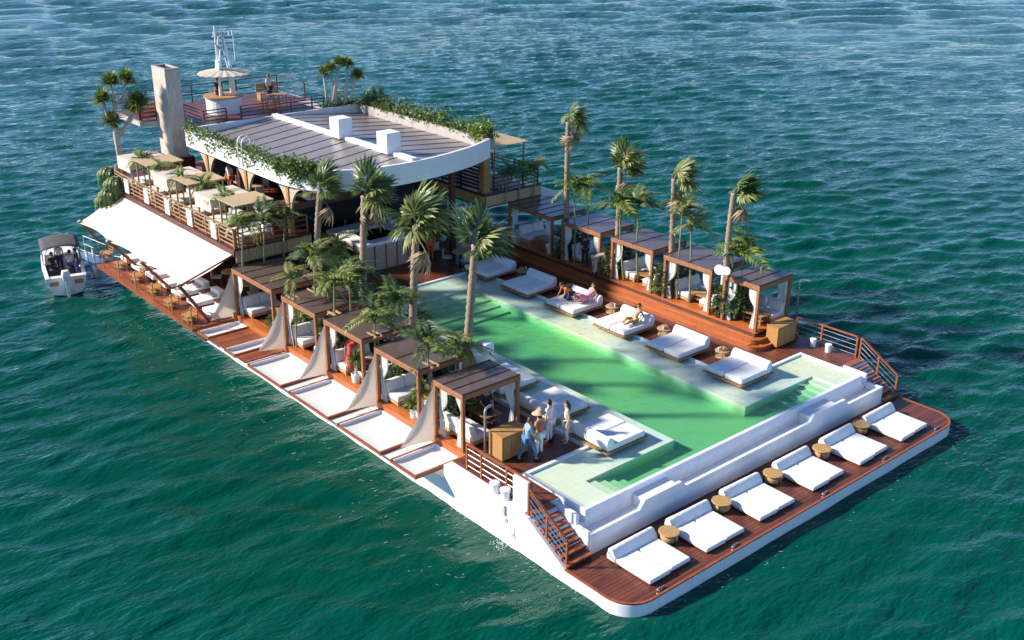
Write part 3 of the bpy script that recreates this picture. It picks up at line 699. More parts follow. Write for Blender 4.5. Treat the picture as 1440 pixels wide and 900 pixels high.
for i in (8, 16, 24, 32, 40): MB().tube([(p[0], p[1], p[2]+.004) for p in g[i]], .008, 5).build('seam', 'curtain', at_)
feet = [G(154, 353, ZL+.05), G(198, 379, ZL+.05), G(247, 412, ZL+.05), G(294, 451, ZL+.05)]
for t, f in zip(tips, feet):
    d = (t-f).normalized(); s = MB().bar(f, t-d*.06, .12, .14).build('spar', 'dark_wood' if False else 'trim_wood', at_)
    MB().bar(t-d*.06, t+d*.08, .16, .18).build('cap', 'pale_wood', s)
MB().bar((1.34, YA, 4.2), (outer, tips[3].y, 3.04), .05, .07).build('edge_batten', 'trim_wood', at_)
# low loungers under the awning and slatted chairs along the edge
def day_lounger():
    t = thing('low_lounger', '', 'lounger')
    box(.03, 1.6, .03, .97, 0, .12).build('base', 'dark_wood', t)
    box(0, 1.7, 0, 1.0, .12, .34).build('mattress', 'cushion', t, bevel=.05, seg=3, smooth=True)
    box(1.28, 1.68, .05, .95, .33, .62).build('back_cushion', 'cushion', t, bevel=.09, seg=3, smooth=True)
    box(1.0, 1.3, .2, .8, .34, .45).build('pillow', 'grey_cloth', t, bevel=.04, seg=2, smooth=True)
    return t
dl = day_lounger()
for i in range(7):
    y = 27.45+i*1.66; put(dl, (.05, y, ZL+.035), R(random.uniform(-3, 3)), f'low white lounger under the awning, {["first", "second", "third", "fourth", "fifth", "sixth", "seventh"][i]} from the shade sail', 'loungers under the awning')
def edge_chair():
    t = thing('slatted_chair', '', 'chair')
    for k in range(4): box(-.02+.14*k, .10+.14*k, 0, .62, .36, .39).build('slat', 'cabinet_wood', t)
    for k in range(3): MB().bar((.54+.05*k, .02, .46+.12*k), (.54+.05*k, .60, .46+.12*k), .10, .03, (1, 0, .5)).build('back_slat', 'cabinet_wood', t)
    for x in (0, .5):
        for y in (.02, .56): box(x, x+.04, y, y+.04, 0, .36 if x == 0 else .62).build('leg', 'cabinet_wood', t)
    box(.0, .5, .0, .62, .14, .17).build('lower_shelf', 'cabinet_wood', t)
    return t
ec = edge_chair()
for i, (u, v) in enumerate(((270, 443), (243, 423), (219, 404), (195, 387), (172, 370), (153, 356))):
    g = G(u, v, ZL+.35); put(ec, (g.x-.35, g.y-.3, ZL+.035), R(random.uniform(-4, 4)), f'slatted wooden chair on the awning deck edge, {["first", "second", "third", "fourth", "fifth", "last"][i]} from the shade sail', 'chairs along the awning deck')
ep = [(270, 460), (242.5, 424.5), (214, 412), (191, 390), (168, 377), (146, 361)]
for i in range(6):
    y = 27.25+i*2.15; tag(MB().tube([(-1.0, y, ZL+.03), (-1.0, y, ZL+.95)], .03, 8).box(-1.04, -.96, y-.04, y+.04, ZL+.93, ZL+.99).build('stanchion', 'pale_wood'), f'slim pale post on the awning deck edge, {["first", "second", "third", "fourth", "fifth", "last"][i]} from the shade sail', 'post', 'posts along the awning deck')
# ------------------------------------------------------------------ upper terrace
ZT = 4.5
def terr_outline(z): pass
to_ = [(1.3, 27), (5.4, 27), (5.4, 32), (15.6, 32), (15.6, 25.9), (19.6, 25.9), (19.6, 44), (4.2, 44)] + [(4.3-3.0*math.sin(R(a)), 41+3.0*math.cos(R(a))) for a in range(0, 91, 10)]
terr = thing('upper_terrace', 'upper terrace slab with bamboo clad edges around the lounge', 'terrace')
MB().prism(to_, 4.12, ZT-.032).build('slab', 'dark_wood', terr)
tp = MB(); planks(tp, 1.5, 5.38, 27.03, 40, ZT, 'y', wd=.16); planks(tp, 2.4, 5.38, 40, 43.0, ZT, 'y', wd=.16); planks(tp, 5.4, 15.5, 32.05, 43.9, ZT, 'y', wd=.2); planks(tp, 15.6, 19.5, 25.95, 43.9, ZT, 'y', wd=.16)
stuff(tp.build('deck_boards', 'red_deck', terr))
for k in range(6):
    x0 = 1.36+k*.68; box(x0+.015, x0+.665, 26.93, 26.995, 3.82, 4.42).build('bamboo_panel', 'bamboo_panel', terr)
box(1.3, 5.45, 26.91, 26.996, 4.42, 4.52).build('fascia_rail', 'black_metal', terr); box(1.3, 5.45, 26.91, 26.996, 3.76, 3.82).build('fascia_rail', 'black_metal', terr)
for k in range(5):
    x0 = 15.62+k*.8; box(x0+.012, x0+.788, 25.83, 25.896, 4.18, 4.75).build('bamboo_panel', 'bamboo_panel', terr)
for k in range(6):
    y0 = 25.9+k*1.0; box(15.53, 15.596, y0+.012, y0+.988, 4.18, 4.75).build('bamboo_panel', 'bamboo_panel', terr)
for z0, z1 in ((4.75, 4.85), (4.12, 4.18)):
    box(15.5, 19.65, 25.8, 25.9, z0, z1).build('fascia_rail', 'black_metal', terr); box(15.5, 15.598, 25.9, 31.95, z0, z1).build('fascia_rail', 'black_metal', terr)
# terrace railing (near side) following the rounded far corner
rp = [(1.4, 27.05+i*1.45, ZT) for i in range(10)] + [(1.46, 41.2, ZT), (1.95, 42.4, ZT), (2.9, 43.4, ZT), (4.1, 43.85, ZT), (5.6, 43.9, ZT), (7.0, 43.9, ZT)]
railing(rp, 'wooden railing along the near edge of the upper terrace', bars=4, h=.95, steel=False, wood='teak')
railing([(1.5, 27.05, ZT), (2.8, 27.05, ZT), (4.1, 27.05, ZT), (5.3, 27.05, ZT)], 'wooden railing on the terrace end above the port cabanas', bars=3, h=.95, steel=False, wood='trim_wood')
for i in range(5):
    y = 28.7+i*2.6
    tag(box(1.30, 1.345, y, y+.55, ZT+.06, ZT+.85).build('white_lattice', 'curtain'), f'white carved lattice panel on the terrace railing, {["first", "second", "third", "fourth", "fifth"][i]} from the bow', 'panel', 'lattice panels')
# bamboo canopies over terrace daybeds
CP = [((318, 292), (371, 276)), ((283, 272), (330, 258)), ((268, 262), (322, 248)), ((232, 252), (287, 235)), ((196, 240), (255, 222)), ((188, 222), (240, 205))]
ys = [27.3, 29.75, 32.2, 34.65, 37.1, 39.4]
for i, y in enumerate(ys):
    t = thing('bamboo_canopy', ['flat bamboo roofed daybed canopy at the near corner of the terrace', 'second bamboo canopy on the terrace with draped cloth', 'third bamboo canopy along the terrace rail', 'fourth bamboo canopy along the terrace rail', 'fifth bamboo canopy, in front of the chimney', 'last bamboo canopy by the branching tree'][i], 'canopy', (1.75, y, ZT), 0, 'bamboo canopies on the terrace')
    hh = 1.95 if i % 2 == 0 else 1.72; L = 1.75
    for k in range(12): box(-.12, 1.95, -.1+k*L/11.5, -.1+(k+1)*L/11.5-.012, hh, hh+.04).build('mat_strip', 'bamboo', t)
    for x in (0, 1.8):
        for yy in (0, L-.2): MB().tube([(x, yy, 0), (x, yy, hh)], .05, 8).build('pole', 'pale_wood', t)
    for yy in (0, L-.2): MB().tube([(-.1, yy, hh-.05), (1.95, yy, hh-.05)], .035, 6).build('crossbar', 'pale_wood', t)
    for x in (0,):
        for z in (.5, .28): MB().tube([(x, 0, z), (x, L-.2, z)], .035, 6).build('side_bar', 'pale_wood', t)
    b = thing('terrace_daybed', f'tan daybed under the {["nearest", "second", "third", "fourth", "fifth", "last"][i]} bamboo canopy', 'daybed', (1.9, y+.1, ZT+.003), 0, 'daybeds under bamboo canopies')
    box(0, 1.8, 0, 1.6, .0, .25).build('base', 'pale_wood', b); box(.03, 1.77, .03, 1.57, .25, .42).build('mattress', 'rattan' if False else 'sofa_cloth', b, bevel=.05, seg=2, smooth=True)
    box(1.4, 1.78, .1, 1.5, .42, .7).build('bolster', 'sofa_cloth', b, bevel=.08, seg=2, smooth=True)
    if i % 2:
        box(-.14, 1.96, -.14, L-.08, hh+.042, hh+.07).build('cloth_cover', 'tan_cloth', t, bevel=.02)
        MB().sheet([[(-.16+.02*math.sin(b*2.1), -.12+b*L/10, hh+.06-a*.13) for b in range(11)] for a in range(6)]).build('cloth_flap', 'tan_cloth', t, smooth=True)
        MB().sheet([[(-.14+b*.21, -.155+.02*math.sin(b*2.1), hh+.06-a*.09) for b in range(11)] for a in range(6)]).build('cloth_flap', 'tan_cloth', t, smooth=True)
# ------------------------------------------------------------------ chimney
ch = thing('chimney', 'tall square board marked concrete chimney on the terrace', 'chimney', (4.55, 40.2, ZT))
a, b = .88, 1.75; tz = 10.72-ZT
box(0, a, 0, b, .0, tz).build('shaft', 'chimney_board', ch, bevel=.02, seg=1)
box(-.18, a+.25, -.22, b+.18, 0, 1.35).build('plinth', 'dark_wood', ch)
for q in ((0, a, 0, .12), (0, a, b-.12, b), (0, .12, .121, b-.121), (a-.12, a, .121, b-.121)): box(*q, tz+.001, tz+.12).build('rim', 'concrete', ch)
box(.121, a-.121, .121, b-.121, tz+.002, tz+.03).build('flue', 'black', ch)
# ------------------------------------------------------------------ main roof
RX0, RX1, RXC, RY1 = 4.38, 15.6, 9.75, 38.0
_ctl = [(4.38, 29.4), (4.38, 28.4), (4.44, 27.4), (4.62, 26.5), (5.0, 25.6), (5.75, 24.8), (7.2, 24.15), (9.2, 23.9), (11.5, 24.1), (13.8, 24.65), (15.6, 25.45), (16.6, 26.0)]
arc = []
for i_ in range(1, len(_ctl)-2):
    p0, p1, p2, p3 = [Vector(p) for p in _ctl[i_-1:i_+3]]
    for q_ in range(5):
        t_ = q_/5; arc.append(tuple(.5*((2*p1)+(p2-p0)*t_+(2*p0-5*p1+4*p2-p3)*t_**2+(3*p1-p0-3*p2+p3)*t_**3)))
arc.append(_ctl[-2])
def xlim(s_, y_):
    d_ = 0.
    while d_ < (RXC-RX0-.18 if s_ < 0 else RX1-RXC-.18):
        x_ = RXC+s_*d_; a_ = max((p for p in arc if p[0] <= x_), key=lambda p: p[0]); b_ = min((p for p in arc if p[0] >= x_), key=lambda p: p[0])
        if min(a_[1], b_[1])+.2 > y_: break
        d_ += .05
    return d_
roof = thing('lounge_roof', 'large roof with white curved fascia and dark glossy panels', 'roof')
def band(pts, th, z0, z1, name, m, closed=False):
    k = len(pts); P = [Vector((*p, 0)) for p in pts]; inn = []
    for i in range(k):
        d = (P[min(i+1, k-1)]-P[max(i-1, 0)]).normalized(); inn.append(P[i]+Vector((-d.y, d.x, 0))*th)
    mb = MB(); vs = []
    for i in range(k): vs += [(P[i].x, P[i].y, z0), (P[i].x, P[i].y, z1), (inn[i].x, inn[i].y, z1), (inn[i].x, inn[i].y, z0)]
    fs = []
    for i in range(k-1):
        for j in range(4): fs.append((i*4+j, (i+1)*4+j, (i+1)*4+(j+1) % 4, i*4+(j+1) % 4))
    fs += [(0, 1, 2, 3), ((k-1)*4+3, (k-1)*4+2, (k-1)*4+1, (k-1)*4)]
    return mb.add(vs, fs).build(name, m, roof, smooth=False)
band(arc, .16, 6.98, 8.0, 'front_fascia', 'white_paint')
band([(RX0, RY1), (RX0, arc[0][1]+.001)], .16, 6.98, 7.98, 'near_fascia', 'white_paint')
band([(RX1, arc[-1][1]+.001), (RX1, RY1)], .16, 6.98, 7.98, 'far_fascia', 'concrete')
band([(RX1-.17, RY1), (RX0+.17, RY1)], .16, 6.98, 7.97, 'rear_fascia', 'white_paint')
npn = 12; ry0 = 24.15; st = (RY1-.2-ry0)/npn
for i in range(npn):
    ya, yb = ry0+i*st, ry0+(i+1)*st
    for s in (-1, 1):
        xa = xlim(s, ya); xb = xlim(s, yb)
        if xb < .3: continue
        xa = max(xa, .22)
        sl = .115 if s < 0 else .09
        zr = 7.98
        q = [(RXC+s*.2, ya+.02), (RXC+s*xa, ya+.02), (RXC+s*xb, yb-.02), (RXC+s*.2, yb-.02)]
        top = [(x, y, zr-sl*abs(x-RXC)) for x, y in q]; bot = [(x, y, z-.06) for x, y, z in top]
        MB().add(top+bot, [(0, 1, 2, 3), (7, 6, 5, 4)] + [(j, j+4, (j+1) % 4+4, (j+1) % 4) for j in range(4)]).build('roof_panel', 'roof_metal', roof)
        if i and xa > .5: MB().bar((RXC+s*.2, ya, zr+.005-sl*.2), (RXC+s*(xa-.05), ya, zr+.005-sl*(xa-.05)), .04, .035).build('seam', 'black_metal', roof)
box(RXC-.17, RXC+.17, 24.1, RY1-.17, 7.7, 8.12).build('ridge_beam', 'white_paint', roof, bevel=.02)
for u, v in ((480, 188), (547, 208)):
    y = GX(u, v, RXC).y; box(RXC-.42, RXC+.42, y-.45, y+.45, 8.02, 9.05).build('vent_box', 'white_paint', roof, bevel=.04)
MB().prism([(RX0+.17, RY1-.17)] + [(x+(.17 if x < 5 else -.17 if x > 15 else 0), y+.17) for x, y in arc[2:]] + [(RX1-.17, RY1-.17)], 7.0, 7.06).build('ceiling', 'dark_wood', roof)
# ladder hoop on the near fascia
lh = thing('roof_ladder', 'white hooped ladder rail over the planted roof edge', 'ladder', (0, 0, 0))
for dx in (0, .42):
    y = GX(345, 230, RX0).y+dx
    MB().tube([(RX0-.12, y, 7.2)] + [(RX0+.23-.35*math.cos(R(a)), y, 8.3+.35*math.sin(R(a))) for a in range(0, 181, 20)] + [(RX0+.58, y, 7.7)], .035, 8).build('rail', 'white_paint', lh, smooth=True)
# pillars, arches below the near fascia
for i, (u, v) in enumerate(((292.6, 220), (348, 252), (407, 278))):
    y = GX(u, v, 4.75).y
    t = thing('arch_pillar', f'wooden pillar with curved bamboo brackets under the roof edge, {["farthest", "middle", "nearest"][i]} one', 'pillar', (4.75, y, ZT+.003), 0, 'arch pillars')
    box(-.12, .12, -.12, .12, 0, 6.99-ZT).build('post', 'cabinet_wood', t)
    for s in (-1, 1):
        n_ = 8; pr = [(s*.125, 6.97-ZT), (s*.125, .6)] + [(s*(.125+1.35*(1-math.cos(R(a)))), .6+(6.97-ZT-.62)*math.sin(R(a))) for a in range(10, 91, 10)]
        k = len(pr); MB().add([(x, yy, z) for x in (-.06, .06) for yy, z in pr], [tuple(range(k)), tuple(range(2*k-1, k-1, -1))] + [(j, j+k, (j+1) % k+k, (j+1) % k) for j in range(k)]).build('bracket', 'woven', t)
for i, (x, y, z0) in enumerate(((15.15, 26.3, ZT+.004), (5.2, 27.6, ZD+.004), (15.0, 31.2, ZD+.004), (9.75, 34.5, ZD+.004), (5.2, 33.5, ZD+.004), (14.2, 27.0, ZD+.004))):
    big = i == 0; r = .2 if big else .13
    tag(box(x-r if not big else 15.7, x+r if not big else 16.1, y-r, y+r, z0 if not big else 4.86, 6.99 if (i in (0, 2, 3, 4, 5) ) else 4.1).build('pillar', 'cabinet_wood' if big else 'dark_wood'),
        ['thick golden wooden pillar at the corner of the far terrace', 'dark pillar under the near terrace corner', 'dark lounge pillar below the far terrace', 'dark lounge pillar behind the bar', 'dark lounge pillar under the near terrace', 'dark lounge pillar near the far terrace corner'][i], 'pillar')
# slat wall on the far terrace, and its canopy and rails
sw = thing('slat_wall', 'dark red slatted screen on the far terrace under the roof', 'screen', (15.9, 26.6, ZT))
for k in range(9): box(0, .05, 0, 5.2, .35+k*.2, .5+k*.2).build('slat', 'dark_wood', sw)
for k in range(4): box(-.06, .0, k*1.7, .1+k*1.7, 0, 2.4).build('stud', 'black_metal', sw)
railing([(16.3, 26.0, ZT+.3), (17.3, 26.0, ZT+.3), (18.4, 26.0, ZT+.3), (19.5, 26.0, ZT+.3), (19.5, 28, ZT+.3), (19.5, 30, ZT+.3), (19.5, 32, ZT+.3)], 'dark railing on the far terrace corner', bars=4, h=1.0, steel=False, wood='dark_wood')
t = thing('terrace_parasol', 'beige flat square parasol on the far terrace beside the white fascia', 'parasol', (18.1, 28.4, ZT))
MB().add([(-1.5, -1.5, 2.55), (1.5, -1.5, 2.55), (1.5, 1.5, 2.55), (-1.5, 1.5, 2.55), (0, 0, 2.8)], [(0, 1, 4), (1, 2, 4), (2, 3, 4), (3, 0, 4)]).build('canopy', 'bamboo', t, solid=.03)
for x, y in ((-1.3, -1.3), (1.3, -1.3), (1.3, 1.3), (-1.3, 1.3)): MB().tube([(x, y, 0), (x, y, 2.56)], .05, 8).build('pole', 'pale_wood', t)
t = thing('side_sunshade', 'pale canvas sunshade jutting out beyond the far terrace', 'sunshade', (19.6, 27.5, 3.9))
MB().add([(0, -1.6, .15), (2.2, -1.8, -.15), (2.2, 5, -.15), (0, 5, .15)], [(0, 1, 2, 3)]).build('canvas', 'awning', t, solid=.02)
MB().bar((0, -1.6, .1), (2.2, -1.8, -.2), .05).build('arm', 'steel', t)
# ------------------------------------------------------------------ lookout deck with round bar
ZK = 7.75
lk = thing('lookout_deck', 'raised rear lookout deck with white edge behind the roof', 'deck')
MB().prism([(5.6, 38.2), (13.6, 38.2), (14.6, 42), (14.6, 46), (3.6, 46), (3.6, 42.2), (5.6, 41.4)], ZK-.3, ZK-.035).build('slab', 'concrete', lk)
lp = MB(); planks(lp, 5.7, 13.4, 38.4, 42, ZK, 'x', wd=.18); planks(lp, 3.7, 14.4, 42, 45.9, ZK, 'x', wd=.18); stuff(lp.build('deck_boards', 'deck_wood', lk))
for x, y in ((14, 45), (5.9, 44), (10, 44), (13.4, 40)): box(x-.15, x+.15, y-.15, y+.15, ZT, ZK-.46).build('column', 'plaster', lk)
railing([(3.7, 42.4, ZK), (3.7, 45.8, ZK), (5.6, 45.8, ZK), (8.5, 45.8, ZK), (11.5, 45.8, ZK), (14.4, 45.8, ZK), (14.4, 42.3, ZK)], 'thin dark red railing along the back of the lookout deck', bars=1, h=1.0, steel=False, wood='dark_wood')
railing([(5.75, 41.0, ZK), (5.75, 38.4, ZK), (7.1, 38.4, ZK)], 'slatted wood railing at the near end of the lookout deck', bars=4, h=.9, steel=False, wood='dark_wood')
railing([(8.0, 38.4, ZK), (9.6, 38.4, ZK), (11.2, 38.4, ZK), (12.6, 38.4, ZK), (13.4, 38.4, ZK)], 'slatted wood railing at the front of the lookout deck', bars=4, h=.9, steel=False, wood='dark_wood')
ss = thing('slat_bench_wall', 'red brown slatted parapet on the lookout deck behind the chimney', 'parapet', (3.75, 42.3, ZK))
for k in range(4): box(0, 1.9, 0, .06, .1+k*.22, .26+k*.22).build('slat', 'trim_wood', ss)
for x in (0, .9, 1.8): box(x, x+.08, .06, .14, 0, 1.0).build('post', 'trim_wood', ss)
BX, BY = 8.55, 41.6
rb = thing('round_bar', 'round cream bar counter under the scalloped parasol roof', 'bar', (BX, BY, ZK))
MB().lathe([(1.0, 0), (1.02, .95)], 28).build('counter', 'plaster', rb, smooth=False); MB().lathe([(1.14, .95), (1.14, 1.02)], 28).build('counter_top', 'cabinet_wood', rb)
pm = thing('parasol_mast', 'white ribbed disc canopy with antenna mast above the round bar', 'mast', (BX+.25, BY+.1, ZK))
n_ = 36
vs = [(0, 0, 2.52)]; fs = []
for rr, zz in ((.3, 2.50), (1.0, 2.38), (1.52, 2.26)):
    for j in range(n_): vs.append((rr*math.cos(2*math.pi*j/n_), rr*math.sin(2*math.pi*j/n_), zz+(.03 if j % 2 else -.03)*(rr/1.7)))
for j in range(n_): fs.append((0, 1+j, 1+(j+1) % n_))
for q in range(2):
    for j in range(n_): fs.append((1+q*n_+j, 1+(q+1)*n_+j, 1+(q+1)*n_+(j+1) % n_, 1+q*n_+(j+1) % n_))
MB().add(vs, fs).build('disc', 'sail', pm, solid=.05)
for a in range(4):
    c, s = math.cos(R(90*a+30)), math.sin(R(90*a+30)); MB().tube([(c*.62, s*.62, 0), (c*.52, s*.52, 2.4), (c*.16, s*.16, 4.3 if a % 2 else 3.6)], [.08, .08, .05], 8).build('leg', 'white_paint', pm)
MB().tube([(-.3, .1, 2.5), (-.3, .1, 4.95)], [.07, .05], 8).build('pole', 'white_paint', pm); MB().tube([(.1, 0, 3.6), (.1, 0, 4.6)], .06, 8).build('pole', 'grey_post', pm)
MB().tube([(-.5, .1, 4.35), (.75, -.1, 4.35)], .035, 6).build('yard', 'white_paint', pm)
for x in (-.45, .2, .5, .72): MB().tube([(x, 0, 4.35), (x, 0, 4.62)], .03, 6).build('antenna', 'white_paint', pm)
MB().tube([(.72, -.1, 2.9), (.72, -.1, 4.35)], .022, 6).build('stay', 'white_paint', pm)
MB().tube([(-.4, 0, 4.0), (.45, 0, 2.7)], .022, 6).build('stay', 'black_metal', pm)
box(-.42, -.2, -.2, .2, 2.55, 3.0).build('radar_box', 'white_paint', pm, bevel=.03)
for i, (x, y) in enumerate(((10.9, 40.2), (11.9, 41.2))):
    t = thing('lookout_table', f'small slatted wooden table on the lookout deck, {["nearer the bar", "farther from the bar"][i]}', 'table', (x, y, ZK+.003))
    for k in range(5): box(-.5+.2*k, -.32+.2*k, -.4, .4, .68, .72).build('slat', 'teak', t)
    for sx in (-.4, .38):
        for sy in (-.32, .3): box(sx, sx+.05, sy, sy+.05, 0, .68).build('leg', 'teak', t)
t = thing('lookout_bench', 'curved orange wooden bench by the lookout railing', 'bench', (12.6, 43.4, ZK))
for k in range(6): box(-.7+.23*k, -.5+.23*k, 0, .55, .40, .44).build('slat', 'cabinet_wood', t)
for k in range(3): box(-.7, .68, .55, .60, .5+.16*k, .63+.16*k).build('back_slat', 'cabinet_wood', t)
for x in (-.65, .55): box(x, x+.08, .05, .53, 0, .40).build('leg', 'cabinet_wood', t)
# ------------------------------------------------------------------ bar kiosk and dark lounge
KX0, KX1, KY0, KY1, KZ = 8.8, 12.4, 27.6, 31.2, 2.95
ki = thing('bar_kiosk', 'woven panel bar kiosk with an open square hatch in its top', 'kiosk', (KX0, KY0, ZD))
a, b, h = KX1-KX0, KY1-KY0, KZ-ZD
for q in ((0, a, 0, .55), (0, a, b-1.0, b), (0, .75, .551, b-1.001), (a-.75, a, .551, b-1.001)): box(*q, h-.16, h).build('top_slab', 'plaster', ki)
for k in range(5): box(k*a/5+.03, (k+1)*a/5-.03, .04, .08, 0, h-.17).build('woven_panel', 'woven', ki)
for k in range(6): box(k*(a-.08)/5, k*(a-.08)/5+.07, .0, .1, 0, h-.162).build('post', 'beam_wood', ki)
for k in range(4): box(.03, .08, .12+k*(b-.2)/4, .1+(k+1)*(b-.2)/4-.04, h-.55, h-.17).build('woven_panel', 'woven', ki)
for k in range(5): box(.0, .09, .1+k*(b-.2)/4-.03, .1+k*(b-.2)/4+.05, 0, h-.163).build('post', 'beam_wood', ki)
box(a-.08, a, .12, b, 0, h-.17).build('back_wall', 'dark_wood', ki); box(.3, a-.3, b-.1, b, 0, h-.17).build('back_wall', 'dark_wood', ki)
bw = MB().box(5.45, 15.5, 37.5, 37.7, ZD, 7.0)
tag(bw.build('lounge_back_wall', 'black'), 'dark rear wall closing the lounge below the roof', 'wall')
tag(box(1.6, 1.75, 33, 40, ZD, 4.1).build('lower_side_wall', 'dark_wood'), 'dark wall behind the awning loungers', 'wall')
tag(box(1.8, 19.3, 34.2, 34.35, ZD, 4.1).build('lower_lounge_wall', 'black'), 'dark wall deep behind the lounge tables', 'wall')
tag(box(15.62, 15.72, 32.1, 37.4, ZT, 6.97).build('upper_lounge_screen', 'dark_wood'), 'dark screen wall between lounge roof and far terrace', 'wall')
def lounge_chair():
    t = thing('lounge_chair', '', 'chair')
    box(0, .5, 0, .5, .42, .46).build('seat', 'grey_cloth', t); box(.46, .5, .02, .48, .5, .88).build('backrest', 'woven', t)
    for x in (.01, .45):
        for y in (.01, .45): box(x, x+.04, y, y+.04, 0, .42 if x < .2 else .5).build('leg', 'dark_wood', t)
    return t
lc = lounge_chair()
def lounge_table():
    t = thing('lounge_table', '', 'table')
    MB().lathe([(.42, .70), (.42, .74)], 20).build('top', 'pale_wood', t); MB().lathe([(.05, .03), (.05, .70)], 10).build('stem', 'black_metal', t); MB().lathe([(.25, 0), (.25, .03)], 14).build('foot', 'black_metal', t)
    return t
lt = lounge_table(); kq = 0
spots = [(13.6, 25.6), (13.4, 28.2), (14.6, 29.8), (13.5, 31.0), (17.4, 28.6), (16.6, 31), (6.9, 33.5), (12.4, 33.4), (2.6, 28.4), (2.7, 30.6)]
names = ['beside the pool end palm', 'behind the leaning palm', 'below the far terrace corner', 'in the dark middle of the lounge', 'under the far terrace corner', 'deep under the far terrace', 'left of the bar kiosk', 'behind the bar kiosk', 'under the near terrace by the sail', 'under the near terrace by the loungers']
for i, (x, y) in enumerate(spots):
    put(lt, (x, y, ZD+.004), 0, f'round lounge table {names[i]}', 'lounge tables')
    for k, a in enumerate((20, 140, 260)):
        c, s = math.cos(R(a)), math.sin(R(a)); ang = R(a); off = Matrix.Rotation(ang, 3, 'Z') @ Vector((.42, -.25, 0))
        put(lc, (x+off.x, y+off.y, ZD+.004), ang, f'lounge chair on the {["near", "right", "far"][k]} side of the table {names[i]}', f'lounge chairs around the table {names[i]}')
ulx = [(6.3, 34.2), (6.6, 37), (6.2, 40.2), (17.6, 27.6), (17.4, 31)]
un = ['behind the nearest arch', 'behind the middle arch', 'behind the farthest arch', 'on the far terrace corner', 'on the far terrace behind the parasol']
for i, (x, y) in enumerate(ulx):
    put(lt, (x, y, ZT+.004), 0, f'round table {un[i]}', 'upper lounge tables')
    for k, a in enumerate((20, 140, 260)):
        off = Matrix.Rotation(R(a), 3, 'Z') @ Vector((.42, -.25, 0)); put(lc, (x+off.x, y+off.y, ZT+.004), R(a), f'pale chair on the {["near", "right", "far"][k]} side of the table {un[i]}', f'chairs around the table {un[i]}')
for i, (u, v, z, l) in enumerate(((622, 333, 2.2, 'white globe lamp in the dark lounge behind the palms'), (551, 309, 3.1, 'white globe lamp on the back of the bar kiosk'))):
    g = G(u, v, z); t = thing('globe_lamp', l, 'lamp', (g.x, g.y, ZD+.004)); MB().lathe([(.02, .72-.3), (.16, .8-.3), (.26, 1.0-.3), (.24, 1.15-.3), (.1, 1.28-.3)], 18).build('globe', 'lamp_white', t, smooth=True).location.z = g.z-ZD-.7
    MB().tube([(0, 0, 0), (0, 0, g.z-ZD-.1)], .025, 6).build('stem', 'steel', t); MB().lathe([(.16, 0), (.16, .03)], 12).build('foot', 'steel', t)
# ------------------------------------------------------------------ vegetation
def fan_leaf(seed, droop, m, nb=19, L=.98):
    rg = random.Random(seed); mb = MB(); pl_ = rg.uniform(.55, .8)
    mb.tube([(0, 0, 0), (pl_*.5, 0, .06), (pl_, 0, .05)], [.028, .022, .016], 5)
    for i in range(nb):
        a = R(-128+256*i/(nb-1)+rg.uniform(-3, 3)); c, s = math.cos(a), math.sin(a); l = L*(1-.28*abs(a)/R(128))*rg.uniform(.85, 1.08)
        # wind sweeps side blades towards the tip
        wd_ = .078*rg.uniform(.85, 1.15); fold = .035*(1 if i % 2 else -1)
        def P(t, side):
            x = pl_+t*l*c + .25*t*t*l; y = t*l*s*.85; z = .05-droop*t*t*l*(.7+.5*abs(s)) + fold*(1-t)
            return (x-side*s*wd_, y+side*c*wd_, z+(.02 if side else 0))
        vs = [P(.08, 0), P(.5, -1), P(.5, 0), P(.5, 1), P(.8, -.6), P(.8, .6), P(1, 0)]
        mb.add(vs, [(0, 1, 2), (0, 2, 3), (1, 4, 2), (2, 4, 5), (2, 5, 3), (4, 6, 5)])
    me = mb.mesh('fan_leaf'); me.materials.append(M[m]); return me
FAN = [fan_leaf(1, .35, 'palm_leaf'), fan_leaf(2, .6, 'palm_leaf'), fan_leaf(3, .2, 'palm_leaf'), fan_leaf(4, .45, 'palm_pale'), fan_leaf(5, .75, 'palm_pale')]
FAND = [fan_leaf(6, 1.1, 'palm_dead', 14, .75), fan_leaf(7, 1.3, 'palm_dead', 14, .7)]
def feather(seed, m, L=1.45, np_=16, droop=.35, rise=.75):
    rg = random.Random(seed); mb = MB()
    def rp(t): return Vector((L*t*(1-.12*t), 0, L*(rise*t-(rise+droop)*t*t)))
    mb.tube([rp(i/7) for i in range(8)], [.022*(1-.8*i/7)+.003 for i in range(8)], 4)
    for i in range(np_):
        t = .12+.88*i/(np_-1); p = rp(t); d = (rp(min(1, t+.05))-rp(t-.05)).normalized()
        l = .56*(1-.5*abs(t-.45)/.6)*rg.uniform(.85, 1.1)
        for s in (-1, 1):
            side = Vector((0, s, 0)); dr = (side*.85+d*.62+Vector((0, 0, rg.uniform(.0, .35)))).normalized()
            q1 = p+dr*l*.5; q2 = p+dr*l+Vector((0, 0, -.22*l/.5*rg.uniform(.5, 1.3))); wv = d.cross(dr).cross(dr).normalized()*.055
            mb.add([p, q1-wv, q1+wv, q2], [(0, 1, 2), (1, 3, 2)])
    me = mb.mesh('feather_leaf'); me.materials.append(M[m]); return me
FEA = [feather(1, 'feather_leaf'), feather(2, 'feather_leaf', droop=.7), feather(3, 'feather_leaf', rise=1.2, droop=.4), feather(7, 'palm_pale', droop=.6), feather(8, 'feather_dark', rise=.9)]
FEAD = [feather(4, 'feather_dark'), feather(5, 'feather_dark', droop=.7), feather(6, 'feather_leaf', rise=.8, droop=.6)]
